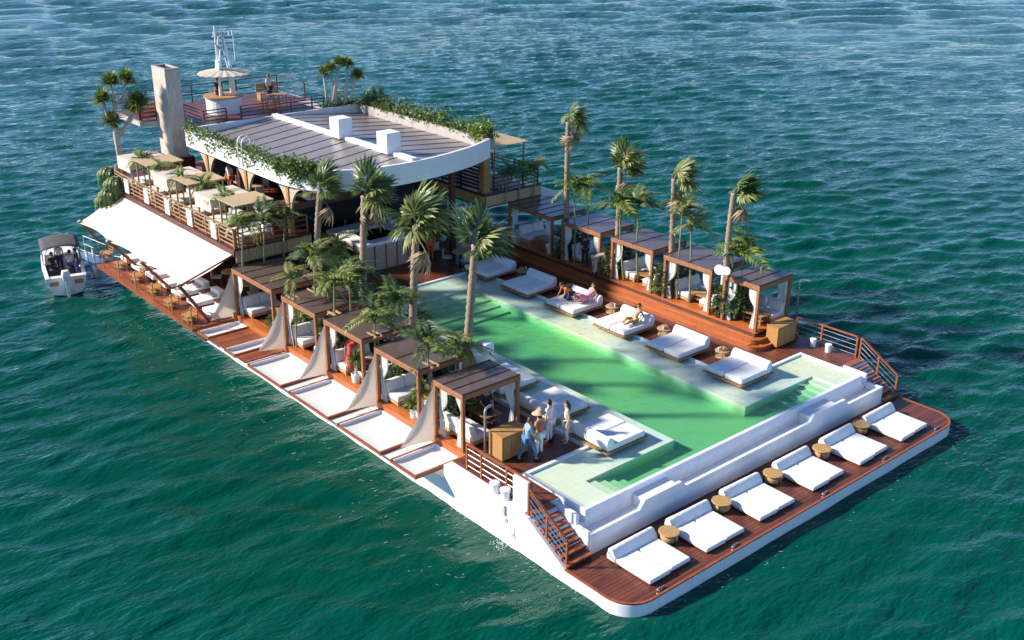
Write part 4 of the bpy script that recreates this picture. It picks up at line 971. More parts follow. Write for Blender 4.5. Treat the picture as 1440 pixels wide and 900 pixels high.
def orient(d, up=Vector((0, 0, 1)), roll=0):
    x = d.normalized(); y = up.cross(x)
    if y.length < .05: y = Vector((0, 1, 0)).cross(x)
    y.normalize(); z = x.cross(y); m = Matrix((x, y, z)).transposed(); return m.to_4x4() @ Matrix.Rotation(roll, 4, 'X')
def trunk_tube(P, r0, r1, n=14, ring=.11, seed=0):
    rg = random.Random(seed); k = 44; pts = []; rad = []
    for i in range(k):
        t = i/(k-1); p = P[0].lerp(P[1], t); pts.append(p + P[2]*math.sin(math.pi*t)); rad.append((r0+(r1-r0)*t)*(1+(ring if i % 2 else -ring)) * (1.25 if i == 0 else 1))
    return MB().tube(pts, rad, 9)
def palm(name, base, top, label, group, kind='fan', n=16, scale=1., r0=.13, r1=.09, dead=0, wind=.7, tm='palm_trunk', seed=0, up=.25, meshes=None):
    rg = random.Random(seed+int(abs(base[0]*31+base[1]*7))); base = Vector(base); top = Vector(top)
    t = thing(name, label, 'palm tree', base, 0, group)
    bend = Vector((rg.uniform(-.08, .08), rg.uniform(-.08, .08), 0))
    trunk_tube((Vector((0, 0, 0)), top-base, bend), r0, r1, seed=seed).build('trunk', tm, t, smooth=True)
    meshes = meshes or (FAN if kind == 'fan' else FEA)
    ga = math.pi*(3-math.sqrt(5))
    for i in range(n+dead):
        isd = i >= n
        if not isd: el = 1.25-1.65*(i+.5)/n
        else: el = rg.uniform(-1.2, -.7)
        az = i*ga+seed
        d = Vector((math.cos(az)*math.cos(el), math.sin(az)*math.cos(el), math.sin(el)+up*(not isd))) + WIND*wind*(.7 if not isd else .5)*(1.2 if kind == 'fan' else .7)
        me = rg.choice(FAND) if isd else rg.choice(meshes)
        o = link('dead_frond' if isd else 'frond', me, t); s = scale*rg.uniform(.82, 1.12)
        o.matrix_local = Matrix.Translation(top-base+Vector((0, 0, -.25*(i/(n+dead))*scale if not isd else -.45*scale))) @ orient(d, roll=rg.uniform(-.7, .7)) @ Matrix.Scale(s, 4)
    return t
def basegap(u, v, z, zg): g = G(u, v, z); return (g.x, g.y, zg)
def gap(i, rows): return (rows[i][0][1]+rows[i][1][0])/2      # middle of the gap beyond cabana i
# far row fan palms
for i, (u, vt, cu, cvt, yg, l, sc, w_) in enumerate(((797, 190, 799, 172, gap(3, [(SC[k], SC[k+1]) for k in range(4)]) if False else (SC[3][1]+SC[4][0])/2, 'tallest thin fan palm of the far row with brown dead fronds', .80, .75),
        (868, 255, 872, 236, (SC[2][1]+SC[3][0])/2, 'fan palm of the far row, second from the left', .92, .75), (945, 270, 948, 252, (SC[1][1]+SC[2][0])/2, 'fan palm of the far row, third from the left', .88, 1.0), (1026, 290, 1032, 272, (SC[0][1]+SC[1][0])/2, 'windswept fan palm nearest the bow in the far row', .88, 1.2))):
    x = GY(u, (310, 332, 357, 372)[i], yg).x; x = min(max(x, 17.2), 19.2); b = Vector((x, yg, ZS))
    palm('fan_palm', b, GV(cu, cvt, b), l, 'fan palms of the far row', n=(9, 11, 11, 11)[i], scale=sc, dead=(5, 2, 3, 2)[i], wind=w_*1.35, seed=i, r0=.17, r1=.125)
# near row fan palms
NP = [((505, 425), 3.7, (512, 276), 'fan palm in front of the bar kiosk', .92, 11, 2, 1.0), ((577, 457), 3.7, (585, 318), 'large fan palm by the pool, green crown over the kiosk corner', 1.05, 14, 1, .55), ((651, 495), 3.7, (668, 345), 'leaning fan palm over the pool with drooping fronds', 1.02, 10, 0, .8)]
for i, (p, z, tp_, l, sc, n, dd, w_) in enumerate(NP):
    b = Vector(basegap(*p, z, ZD)); palm('fan_palm', b, GV(*tp_, b), l, 'fan palms of the near row', n=n, scale=sc, dead=dd, wind=w_, seed=20+i, r0=.19, r1=.14)
b = Vector((4.6, 25.4, ZD)); g = GV(447, 345, b); b = Vector((b.x, b.y, ZD)); sh = _rt*0
b = Vector((4.25, 24.75, ZD)); palm('fan_palm', b, GV(450, 268, b), 'fan palm rising against the white roof fascia on the left', 'fan palms of the near row', n=10, scale=.85, dead=1, wind=.9, seed=31, r0=.18, r1=.14)
# feather palms
def fpalm(u, v, z, zg, tu, tv, l, grp, sc=1., n=8, dark=False, seed=0, r=.05, w_=.5):
    b = Vector(basegap(u, v, z, zg)); palm('feather_palm', b, GV(tu, tv, b), l, grp, kind='feather', n=n, scale=sc, r0=r, r1=r*.7, wind=w_, tm='green_trunk', seed=seed, up=.6, meshes=FEAD if dark else None)
far = [(810, 312, 4.2, 808, 268, 'slim feather palm beside the tallest far row trunk', False, .75), (826, 312, 4.2, 826, 262, 'feather palm right of the tallest far row trunk', False, .75), (880, 336, 4.2, 872, 292, 'drooping dark feather palm in the far row', True, .95), (900, 338, 4.2, 899, 288, 'dark feather palm behind the fourth far row cabana', True, .9),
       (956, 360, 4.2, 960, 298, 'yellow green feather palm in the far row', False, .8), (974, 364, 4.2, 972, 322, 'small yellow feather palm behind the middle far cabanas', False, .8), (1046, 378, 4.2, 1046, 356, 'bushy feather palm behind the nearest far row trunk', False, .95), (1036, 372, 4.2, 1030, 352, 'upright feather palm next to the bushy one, far row', False, .6)]
for i, (u, v, z, tu, tv, l, dk, sc) in enumerate(far): fpalm(u, v, z, ZS, tu, tv, l, 'feather palms of the far row', sc, 9, dk, 40+i)
near = [(412, 420, 3.7, 412, 392, 'small feather palm growing through the gap beside the long near cabana', False, .62), (441, 410, 3.7, 441, 366, 'feather palm over the long near cabana roof', False, .85), (471, 442, 3.7, 470, 398, 'bright feather palm standing on thin trunk, fourth near cabana', False, .85), (492, 432, 3.7, 491, 392, 'dark feather palm left of the kiosk palm', True, .95), (527, 472, 3.7, 527, 452, 'feather palm with broad fronds over the middle near cabana', False, .85),
        (556, 462, 3.7, 554, 428, 'feather palm in front of the big pool palm trunk', False, .85), (606, 516, 3.7, 601, 484, 'feather palm leaning over the second near cabana', True, .72), (640, 500, 3.7, 639, 494, 'bushy feather palm by the pool edge and white cover', False, .95), (462, 425, 3.7, 461, 408, 'pale yellow feather palm low beside the bright one', False, .6)]
for i, (u, v, z, tu, tv, l, dk, sc) in enumerate(near): fpalm(u, v, z, ZD, tu, tv, l, 'feather palms of the near row', sc, 9, dk, 60+i)
upp = [(340, 366, 4.0, 341, 318, 'small feather palm before the terrace end, leftmost', .7), (370, 362, 4.0, 371, 312, 'tall feather palm before the terrace end with upright fronds', .85), (398, 352, 4.0, 400, 306, 'feather palm right of the tall one at the terrace end', .7)]
for i, (u, v, z, tu, tv, l, sc) in enumerate(upp): fpalm(u, v, z, 3.5, tu, tv, l, 'feather palms at the terrace end', sc, 9, False, 80+i)
b = Vector((16.6, 25.6, ZT-.2))
for i, (x, tu, tv, l) in enumerate(((16.9, 712, 238, 'dark feather palm at the far terrace corner'), (17.9, 724, 236, 'second feather palm at the far terrace corner'), (18.9, 742, 240, 'outermost feather palm at the far terrace corner'))):
    b = Vector((x, 25.72, ZT-.4)); tpz = GV(tu, tv, b); palm('feather_palm', b, Vector((x+.05, 25.6, 5.9)), l, 'feather palms of the far terrace', kind='feather', n=8, scale=.62, r0=.04, r1=.03, wind=.5, tm='green_trunk', seed=90+i, meshes=FEAD if i == 0 else None)
for i, (y, l) in enumerate(((29.45, 'first'), (31.9, 'second'), (34.35, 'third'), (36.8, 'fourth'), (39.1, 'fifth'))):
    b = Vector((2.3, y, ZT)); palm('feather_palm', b, b+Vector((0, 0, 1.75)), f'small palm between the bamboo canopies, {l} from the near end', 'palms between the canopies', kind='feather', n=7, scale=.62, r0=.035, r1=.03, wind=.3, tm='green_trunk', seed=100+i)
b = Vector((14.4, 38.6, 7.4)); palm('feather_palm', b, b+Vector((.1, 0, .95)), 'small lone feather palm behind the roof right of the lookout', 'roof palms', kind='feather', n=6, scale=.65, r0=.04, r1=.03, wind=.5, tm='green_trunk', seed=120)
b = Vector((16.0, 36.6, 7.3)); palm('feather_palm', b, b+Vector((.1, 0, .8)), 'upright feather palm in the planted roof edge', 'roof palms', kind='feather', n=6, scale=.9, r0=.05, r1=.04, wind=.5, tm='green_trunk', seed=121, meshes=FEAD)
# timber cradles at the foot of palms in cabana gaps
for i, (u, v, z) in enumerate(((412, 418, 3.72), (441, 408, 3.72), (471, 440, 3.72), (527, 470, 3.72), (556, 462, 3.72), (606, 512, 3.72), (640, 498, 3.72))):
    g = G(u, v, z); m = MB()
    for s in (-.14, .14): m.bar((g.x+s, g.y-.32, g.z), (g.x+s, g.y+.32, g.z), .07, .07)
    for s in (-.2, .2): m.bar((g.x-.25, g.y+s, g.z-.07), (g.x+.25, g.y+s, g.z-.07), .06, .06)
    tag(m.build('trunk_cradle', 'pale_wood'), f'pale timber cradle around a palm trunk in the near row, {["first", "second", "third", "fourth", "fifth", "sixth", "seventh"][i]} from the terrace', 'cradle', 'trunk cradles')
# spiky rosettes, shrubs
def spiky(seed, n=70, L=.65, m='spiky_leaf', down=-.25):
    rg = random.Random(seed); mb = MB()
    for i in range(n):
        az = rg.uniform(0, 6.283); el = rg.uniform(down, 1.35); l = L*rg.uniform(.7, 1.1); d = Vector((math.cos(az)*math.cos(el), math.sin(az)*math.cos(el), math.sin(el)))
        s = Vector((-math.sin(az), math.cos(az), 0))*.036; q = d*l*.55; e = d*l+Vector((0, 0, -.18*l))
        mb.add([-s*.6, s*.6, q+s, q-s, e], [(0, 1, 2, 3), (3, 2, 4)])
    me = mb.mesh('rosette'); me.materials.append(M[m]); return me
ROS = [spiky(1), spiky(2), spiky(3, 60, .5)]; ROSG = [spiky(8, 150, .72, 'feather_leaf', -.1), spiky(9, 150, .65, 'spiky_leaf', -.1)]
for i, (y, x, z, l) in enumerate(((GX(592, 548, 1.3).y, 1.3, GX(592, 548, 1.3).z, 'spiky yucca beside the nearest near row cabana'), (GX(500, 507, 1.3).y, 1.3, GX(500, 507, 1.3).z, 'spiky yucca beside the second near row cabana'), (GX(453, 462, 1.3).y, 1.3, GX(453, 462, 1.3).z, 'spiky yucca beside the middle near row cabana'), (GX(386, 452, 1.3).y, 1.3, GX(386, 452, 1.3).z, 'spiky yucca beside the fourth near row cabana'), (GX(583, 572, 1.3).y, 1.3, GX(583, 572, 1.3).z, 'lower spiky yucca behind the nearest sail'))):
    z = max(z, 1.95); t = thing('yucca', l, 'yucca', (x, y, ZD+.025), 0, 'yuccas of the near row')
    MB().tube([(0, 0, .3), (.03, .02, z-ZD)], [.07, .05], 8).build('stem', 'pale_trunk', t); MB().lathe([(.17, 0), (.22, .38), (.20, .40), (.15, .34)], 16).build('pot', 'pot', t)
    for k in range(2):
        o = link('rosette', ROS[(i+k) % 3], t); o.location = (.02, .02, z-ZD-.22*k); o.rotation_euler = (.2*k, .1, k*1.3); o.scale = (1.05-.12*k,)*3
def leafy(seed, n, m, size=.16, rx=.5, ry=.5, rz=.6):
    rg = random.Random(seed); mb = MB()
    for i in range(n):
        while True:
            p = Vector((rg.uniform(-1, 1), rg.uniform(-1, 1), rg.uniform(-1, 1)))
            if .25 < p.length < 1: break
        p = Vector((p.x*rx, p.y*ry, p.z*rz)); d = (Vector((p.x, p.y, p.z*.6+.15)).normalized()+Vector((rg.uniform(-.5, .5), rg.uniform(-.5, .5), rg.uniform(-.4, .3)))).normalized()
        s = d.cross(Vector((rg.uniform(-.3, .3), rg.uniform(-.3, .3), 1))).normalized(); l = size*rg.uniform(.6, 1.3)
        mb.add([p, p+d*l*.45+s*l*.34, p+d*l+Vector((0, 0, -.2*l)), p+d*l*.45-s*l*.34], [(0, 1, 2, 3)])
    me = mb.mesh('leaves'); me.materials.append(M[m]); return me
LEA = [leafy(1, 230, 'shrub_leaf', .22), leafy(2, 230, 'shrub_leaf', .2), leafy(3, 200, 'feather_leaf', .2), leafy(4, 240, 'shrub_leaf', .26)]
def shrub(x, y, z, l, g, h=1.0, s=1., k=0):
    t = thing('leafy_shrub', l, 'shrub', (x, y, z), 0, g)
    m = MB()
    for i in range(5): a = i*1.26; m.tube([(0, 0, .25), (.18*math.cos(a), .18*math.sin(a), h*.5), (.36*math.cos(a)*s, .36*math.sin(a)*s, h*.95)], [.025, .02, .008], 5)
    m.build('stems', 'green_trunk', t); MB().lathe([(.24, 0), (.30, .40), (.27, .42), (.2, .36)], 16).build('planter', 'black_metal', t)
    o = link('leaves', LEA[k % 4], t); o.location = (0, 0, h*.75); o.scale = (s, s, h); o.rotation_euler = (0, 0, k*1.1)
for i in range(4):
    y = (SC[i][1]+SC[i+1][0])/2
    for k, x in enumerate((17.35, 18.1, 18.9)): shrub(x, y+(.15 if k % 2 else -.1), ZS+.004, f'leafy shrub in the {["nearest", "second", "third", "farthest"][i]} gap of the far row, {["front", "middle", "back"][k]} of three', 'shrubs of the far row', 1.1+.15*k, 1.0, i*3+k)
shrub(17.6, SC[0][1]-.35, ZS+.004, 'big leafy shrub inside the nearest far row cabana', 'shrubs of the far row', 1.3, 1.1, 3); shrub(18.4, SC[0][1]-.3, ZS+.004, 'dark leafy shrub behind the low table, nearest far cabana', 'shrubs of the far row', 1.4, 1.1, 0)
for i in range(4):
    y = (PC[i][1]+PC[i+1][0])/2
    for k, x in enumerate((2.0, 2.75, 3.35)): shrub(x, y+(.12 if k % 2 else -.1), ZD+.03, f'leafy shrub in the {["nearest", "second", "third", "farthest"][i]} gap of the near row, {["seaward", "middle", "poolward"][k]} of three', 'shrubs of the near row', 1.0+.12*k, .9, i*3+k+1)
shrub(3.2, PC[0][1]+.1, ZD+.03, 'leafy shrub behind the nearest near row cabana', 'shrubs of the near row', 1.1, 1.0, 2)
for i, (x, y, h_) in enumerate(((4.25, 23.2, 1.5), (4.3, 21.3, 1.2), (4.2, 18.4, 1.1), (4.9, 25.3, 1.7), (6.2, 25.6, 1.5), (4.25, 14.9, 1.0))):
    shrub(x, y, ZD+.004, f'leafy shrub on the pool side of the near cabanas, {["second", "third", "fourth", "first", "fifth", "last"][i]} from the terrace', 'shrubs beside the pool end', h_, 1.25, i+2)
for i, (x, y, h_, l) in enumerate(((4.5, 22.4, 2.3, 'dense feather palm between kiosk and the long near cabana'), (4.1, 19.5, 1.9, 'dense feather palm at the pool end of the fourth near cabana'), (5.4, 24.9, 2.6, 'dense feather palm at the corner below the terrace end'), (4.2, 16.9, 1.7, 'dense feather palm beside the pool by the middle near cabana'))):
    b = Vector((x, y, ZD+.004)); palm('feather_palm', b, b+Vector((.1, -.1, h_)), l, 'dense palms beside the pool end', kind='feather', n=10, scale=.9, r0=.06, r1=.045, wind=.5, tm='green_trunk', seed=130+i, meshes=FEAD if i % 2 else None)
# branching dragon trees
def dragon(base, limbs, l, rs=.75, tm='pale_trunk', grp='dragon trees'):
    t = thing('dragon_tree', l, 'tree', base, 0, grp); base = Vector(base)
    for k, pts in enumerate(limbs):
        P_ = [Vector(p)-base for p in pts]; r0 = .19 if k == 0 else .10
        MB().tube(P_, [r0+( .06-r0)*i/(len(P_)-1) for i in range(len(P_))], 8).build('trunk' if k == 0 else 'limb', tm, t, smooth=True)
        for q in range(2):
            o = link('crown', ROSG[(k+q) % 2], t); o.location = P_[-1]+Vector((0, 0, .08*q)); o.scale = (rs*(1-.15*q),)*3; o.rotation_euler = (.2*q, .1, k+q*2)
b = Vector((2.3, 42.2, ZT)); f = lambda u, v: GV(u, v, b)
dragon(b, [[b, f(163, 190), f(161, 150), f(156, 118)], [f(161, 152), f(172, 135), f(178, 114)], [f(163, 185), f(150, 160), f(145, 142)], [f(165, 195), f(185, 168), f(196, 145)], [f(165, 192), f(176, 178), f(188, 152)], [f(163, 188), f(160, 180), f(158, 172)]], 'pale limbed branching dragon tree at the far left terrace corner', 1.4)
b = Vector((14.6, 37.6, 7.3)); f = lambda u, v: GV(u, v, b)
dragon(b, [[f(470, 145), f(472, 120), f(477, 90)], [f(461, 146), f(458, 125), f(455, 104)], [f(466, 145), f(468, 120), f(465, 98)], [f(486, 143), f(487, 115), f(489, 92)], [f(492, 142), f(497, 122), f(502, 108)]], 'cluster of slim dragon trees at the back of the planted roof', 1.0)
b = Vector((1.7, 41.4, ZT-.2))
for i, (x, y, z) in enumerate(((1.3, 40.6, 5.2), (1.0, 40.8, 4.6), (1.6, 42.2, 5.4), (.9, 41.2, 4.2))):
    t = thing('trailing_palm', f'trailing fronds spilling over the rounded terrace corner, {["uppermost", "second", "rear", "lowest"][i]} clump', 'palm', (x+.4, y, ZT))
    for k in range(9):
        a = math.pi*(.6+.9*k/8); o = link('frond', (FEAD+FEA)[k % 6], t); o.matrix_local = Matrix.Translation((-.4, 0, z-ZT)) @ orient(Vector((math.cos(a), math.sin(a), -.5-.25*(k % 3)))) @ Matrix.Scale(.85, 4)
    MB().tube([(0, 0, 0), (-.4, 0, z-ZT+.02)], .06, 6).build('stem', 'pale_trunk', t)
# planted roof edges: mass of trailing leaves
def leaf_mass(name, pts, n, size, label, m, hang=.0, spread=.25, h=.45, seed=0):
    rg = random.Random(seed); mb = MB(); k = len(pts)-1
    dens = [rg.uniform(.45, 1.0) for _ in range(60)]
    for i in range(n):
        t = rg.random()*k; j = min(int(t), k-1); p = Vector(pts[j]).lerp(Vector(pts[j+1]), t-j); c = dens[int(t/k*59)]
        if rg.random() > c: continue
        hg = hang and rg.random() < .40
        if hg: p += Vector((-.08-rg.random()*.10, rg.uniform(-.1, .1), -rg.random()**1.3*hang*c*(.5+.8*abs(math.sin(t/k*47)))))
        else: p += Vector((rg.gauss(0, spread), rg.gauss(0, .1), abs(rg.gauss(0, .5))*h*c))
        d = Vector((rg.uniform(-1, 1), rg.uniform(-1, 1), rg.uniform(-.9, .8))).normalized(); s = d.cross(Vector((rg.uniform(-1, 1), rg.uniform(-1, 1), rg.uniform(-1, 1)))).normalized(); l = size*rg.uniform(.5, 1.3)
        mb.add([p, p+d*l*.5+s*l*.3, p+d*l, p+d*l*.5-s*l*.3], [(0, 1, 2, 3)])
    o = stuff(mb.build(name, m)); o['label'] = label; o['category'] = 'plants'; return o
leaf_mass('trailing_vines', [(RX0+.12, 37.9, 7.95), (RX0+.12, 28.2, 7.95), (RX0+.32, 26.6, 7.95), (RX0+.8, 25.5, 7.95)], 9500, .16, 'green vines trailing over the white near fascia of the roof', 'vine_leaf', hang=.75, spread=.2, h=.42, seed=2)
leaf_mass('roof_edge_plants', [(RX1+.3, 37.9, 7.9), (RX1+.3, 26.0, 7.9)], 7500, .17, 'low bushy planting along the far edge of the roof', 'vine_leaf', hang=0, spread=.26, h=.8, seed=5)
leaf_mass('corner_roof_bush', [(RX1+.25, 27.0, 7.8), (RX1+.2, 25.8, 7.8)], 2200, .17, 'bright bush where the white fascia meets the far roof edge', 'feather_leaf', spread=.3, h=1.0, seed=6)
leaf_mass('rear_roof_plants', [(13.4, 38.2, 7.9), (15.8, 38.2, 7.9)], 1200, .17, 'low plants at the back corner of the roof', 'vine_leaf', spread=.2, h=.4, seed=7)
pt = thing('roof_planter', 'pale trough carrying the plants along the far roof edge', 'planter'); box(RX1+.02, RX1+.6, 25.8, 38.0, 7.3, 7.85).build('trough', 'concrete', pt)
# ------------------------------------------------------------------ motor boat
bo = thing('motor_boat', 'white motor boat with grey canopy moored at the stern', 'boat', (-2.05, 41.6, 0), R(-15))
secs = [(-3.0, 1.02, -.25, .82), (-1.0, 1.08, -.28, .84), (1.0, 1.0, -.25, .92), (2.4, .62, -.1, 1.05), (3.3, .06, .35, 1.15)]
g = []
for y, hw, zb_, zt_ in secs: g.append([(-hw, y, zt_), (-hw*.96, y, zt_-.35), (-hw*.7, y, zb_+.15), (0, y, zb_), (hw*.7, y, zb_+.15), (hw*.96, y, zt_-.35), (hw, y, zt_)])
hm = MB().sheet(g); y, hw, zb_, zt_ = secs[0]; hm.add(g[0], [tuple(range(7))]); hm.build('hull', 'boat_white', bo, smooth=False)
dk = MB(); 
for (y0, h0, _, z0), (y1, h1, _, z1) in zip(secs, secs[1:]):
    for s in (-1, 1): dk.add([(s*h0, y0, z0), (s*(h0-.2 if h0 > .3 else 0), y0, z0+.02), (s*(h1-.2 if h1 > .3 else 0), y1, z1+.02), (s*h1, y1, z1)], [(0, 1, 2, 3)])
dk.build('gunwale', 'boat_white', bo); box(-.85, .85, -2.55, 1.0, .28, .33).build('cockpit_floor', 'rubber', bo)
MB().add([(-.8, 1.0, .93), (.8, 1.0, .93), (.42, 2.4, 1.04), (-.42, 2.4, 1.04), (-.8, 1.0, .3), (.8, 1.0, .3)], [(0, 1, 2, 3), (0, 4, 5, 1)]).build('foredeck', 'boat_white', bo)
box(-.95, .95, -2.98, -2.5, .3, .80).build('stern_seat', 'boat_white', bo, bevel=.05)
for x in (-.62, .62): box(x-.22, x+.22, -3.03, -3.004, .4, .62).build('stern_badge', 'cabinet_wood', bo)
g = [[(-1.0+2.0*j/8, -1.75+2.3*i/6, 2.02+.16*math.sin(math.pi*j/8)+.04*math.sin(math.pi*i/6)) for j in range(9)] for i in range(7)]
MB().sheet(g).build('canopy', 'canvas_grey', bo, smooth=True, solid=.03)
for x in (-.95, .95):
    for y in (-1.7, .5): MB().tube([(x, -.6, .85), (x, y, 2.03)], .025, 6).build('canopy_frame', 'steel', bo)
for k in range(5): MB().tube([(1.02, -.6+.5*k, .86), (1.0, -.6+.5*k, 1.35)], .022, 6).build('stanchion', 'steel', bo)
MB().tube([(1.0, -.6, 1.35), (1.0, 1.4, 1.37), (.6, 2.4, 1.5), (0, 3.0, 1.6)], .025, 6).build('grab_rail', 'steel', bo)
om = MB().add([(x, y, z) for z, s in ((.75, .8), (1.05, 1.), (1.3, .75)) for x, y in ((-.2*s, -3.25-.35*s), (.2*s, -3.25-.35*s), (.24*s, -3.3+.18*s), (-.24*s, -3.3+.18*s))],
    [(3, 2, 1, 0), (8, 9, 10, 11)] + [(r_*4+i, r_*4+(i+1) % 4, r_*4+4+(i+1) % 4, r_*4+4+i) for r_ in (0, 1) for i in range(4)]).build('outboard_motor', 'boat_white', bo, bevel=.06, seg=3, smooth=True)
box(-.08, .08, -3.5, -3.2, -.35, .76).build('motor_leg', 'boat_white', om)
box(-.45, .45, -.2, .25, .33, 1.25).build('helm_console', 'boat_white', bo, bevel=.05)
for x in (-.5, .45): box(x-.3, x+.3, -1.4, -.9, .33, .75).build('seat', 'canvas_grey', bo, bevel=.04)
tag(MB().tube([(-.9, 44.6, 1.15), (-.5, 43.2, .75), (-.1, 41.5, .7), (.3, 39.9, 1.0), (.6, 38.6, 1.15)], .02, 6).build('mooring_rope', 'pot'), 'pale mooring rope from the motor boat to the barge', 'rope')
# stern boarding gear between boat and barge
bg_ = thing('boarding_gangway', 'silver boarding gangway with handrails at the stern', 'gangway', (-.6, 39.3, .9), R(8))
box(-.35, .35, 0, 2.6, 0, .06).build('walkway', 'steel', bg_)
for x in (-.35, .35):
    for k in range(4): MB().tube([(x, .1+.8*k, .05), (x, .1+.8*k, 1.0)], .02, 6).build('stanchion', 'steel', bg_)
    MB().tube([(x, .1, 1.0), (x, 2.5, 1.0)], .022, 6).build('handrail', 'steel', bg_)
for i, (x, y) in enumerate(((-.95, 39.4), (-.75, 40.3))):
    tag(MB().lathe([(.05, 0), (.2, .1), (.22, .5), (.18, .72), (.05, .8)], 14).build('fender', 'boat_white', None, smooth=True), f'white inflated fender between boat and barge, {["nearer", "farther"][i]} one', 'fender').location = (x, y, .15)
# water falling from a hull outlet
sp_ = MB(); rg = random.Random(4)
for i in range(420):
    t = rg.random(); x = -.05-.55*t**1.3+rg.gauss(0, .03+.06*t); y = 5.4+rg.gauss(0, .05+.15*t); z = max(.03, .42-.42*t*t+rg.gauss(0, .02)); s = rg.uniform(.006, .017)
    sp_.add([(x-s, y, z), (x, y-s, z), (x+s, y, z), (x, y+s, z), (x, y, z+s), (x, y, z-s)], [(0, 1, 4), (1, 2, 4), (2, 3, 4), (3, 0, 4), (1, 0, 5), (2, 1, 5), (3, 2, 5), (0, 3, 5)])
o = stuff(sp_.build('discharge_splash', 'lamp_white')); o['label'] = 'white splash of water draining from the port hull'; o['category'] = 'splash'
fo = MB(); rg = random.Random(12)  # small flat flecks modelled to stand in for the hull's bright reflections
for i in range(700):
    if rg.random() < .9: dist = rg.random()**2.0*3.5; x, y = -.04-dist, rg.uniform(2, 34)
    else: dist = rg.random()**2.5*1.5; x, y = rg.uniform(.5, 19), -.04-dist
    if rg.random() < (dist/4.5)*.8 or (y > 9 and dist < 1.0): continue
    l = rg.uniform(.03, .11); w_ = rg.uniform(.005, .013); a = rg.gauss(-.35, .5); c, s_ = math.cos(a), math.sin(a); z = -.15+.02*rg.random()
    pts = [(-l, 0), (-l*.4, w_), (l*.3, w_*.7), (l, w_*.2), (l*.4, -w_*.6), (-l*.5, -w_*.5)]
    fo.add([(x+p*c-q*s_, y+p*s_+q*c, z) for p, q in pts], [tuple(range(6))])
o = stuff(fo.build('hull_glints', 'glint')); o['label'] = 'thin pale flecks imitating hull reflections on the water'; o['category'] = 'glint'
# ------------------------------------------------------------------ people
def skin_mesh(name, J, rad, edges, root, m, parent):
    keys = list(J); idx = {k: i for i, k in enumerate(keys)}
    me = bpy.data.meshes.new(name); me.from_pydata([tuple(J[k]) for k in keys], [(idx[a], idx[b]) for a, b in edges], []); me.materials.append(M[m])
    o = link(name, me, parent); md_ = o.modifiers.new('skin', 'SKIN'); md_.use_smooth_shade = True
    for k in keys:
        sv = me.skin_vertices[0].data[idx[k]]; r = rad[k]; sv.radius = r if isinstance(r, tuple) else (r, r); sv.use_root = (k == root)
    o.modifiers.new('sub', 'SUBSURF').levels = 1; o.modifiers['sub'].render_levels = 1
    return o
def pose(kind, sway=0.):
    J = {}
    def V3(*a): return Vector(a)
    lean = {'stand': 0, 'walk': 4, 'bend': 62, 'sit': -4, 'recline': -38, 'kneel': 48}[kind]
    ph = {'stand': .93, 'walk': .92, 'bend': .90, 'sit': .10, 'recline': .10, 'kneel': .40}[kind]
    pel = V3(0, 0, ph); Rl = Matrix.Rotation(R(-lean), 3, 'X')
    def up(x, y, z): return pel + Rl @ V3(x, y, z)
    J['pel'] = pel; J['spine'] = up(0, 0, .22); J['chest'] = up(0, .0, .42); J['neck'] = up(0, .01, .55)
    nod = Matrix.Rotation(R(-lean*.6 if kind in ('bend', 'kneel') else -lean*.3), 3, 'X')
    J['head0'] = J['neck'] + nod @ V3(0, .025, .10); J['head1'] = J['neck'] + nod @ V3(0, .03, .21)
    for s, n in ((-1, 'l'), (1, 'r')):
        J['sh'+n] = up(s*.17, 0, .47)
        if kind in ('stand', 'walk'):
            sw = .10*s*(1 if kind == 'walk' else .3); J['el'+n] = J['sh'+n]+V3(s*.06, sw, -.28); J['wr'+n] = J['el'+n]+V3(s*.01, .10+sw, -.23)
        elif kind in ('bend', 'kneel'): J['el'+n] = J['sh'+n]+V3(s*.06, .08, -.26); J['wr'+n] = J['el'+n]+V3(-s*.02, .14, -.20)
        elif kind == 'sit': J['el'+n] = J['sh'+n]+V3(s*.06, .08, -.26); J['wr'+n] = J['el'+n]+V3(-s*.08, .22, -.03)
        else: J['el'+n] = J['sh'+n]+V3(s*.10, -.10, -.22); J['wr'+n] = J['el'+n]+V3(s*.02, .16, -.13)
        h = (J['wr'+n]-J['el'+n]).normalized(); J['pa'+n] = J['wr'+n]+h*.075
        side = V3(1, 0, 0) if abs(h.x) < .7 else V3(0, 1, 0)
        for q in range(4): J['f%d' % q+n] = J['pa'+n]+h*(.075 if q in (1, 2) else .06)+side*(-.027+.018*q)+V3(0, .02, 0)
        J['th'+n] = J['wr'+n]+h*.06+V3(0, .05, 0)-side*.035*s
        J['hip'+n] = pel+V3(s*.095, 0, -.03)
        if kind == 'stand': J['kn'+n] = pel+V3(s*.10, .02, -.46); J['an'+n] = V3(s*.105, -.01, .09)
        elif kind == 'walk': J['kn'+n] = pel+V3(s*.10, s*.20+.05, -.43); J['an'+n] = V3(s*.10, s*.30-.03, .09+(.03 if s < 0 else 0))
        elif kind == 'bend': J['kn'+n] = pel+V3(s*.11, .04, -.44); J['an'+n] = V3(s*.12, -.06, .09)
        elif kind == 'sit': J['kn'+n] = pel+V3(s*.13, .44, .02); J['an'+n] = pel+V3(s*.12, .48, -.40)
        elif kind == 'recline': J['kn'+n] = pel+V3(s*.11, .38, .16 if s > 0 else .03); J['an'+n] = pel+V3(s*.10, .74 if s < 0 else .60, -.03)
        else: J['kn'+n] = pel+V3(s*.13, .28, -.30); J['an'+n] = pel+V3(s*.12, -.12, -.33)
        J['to'+n] = J['an'+n]+(V3(0, .15, -.05) if kind not in ('recline',) else V3(0, .06, .12))
        if kind == 'kneel': J['to'+n] = J['an'+n]+V3(0, -.14, -.01)
    return J
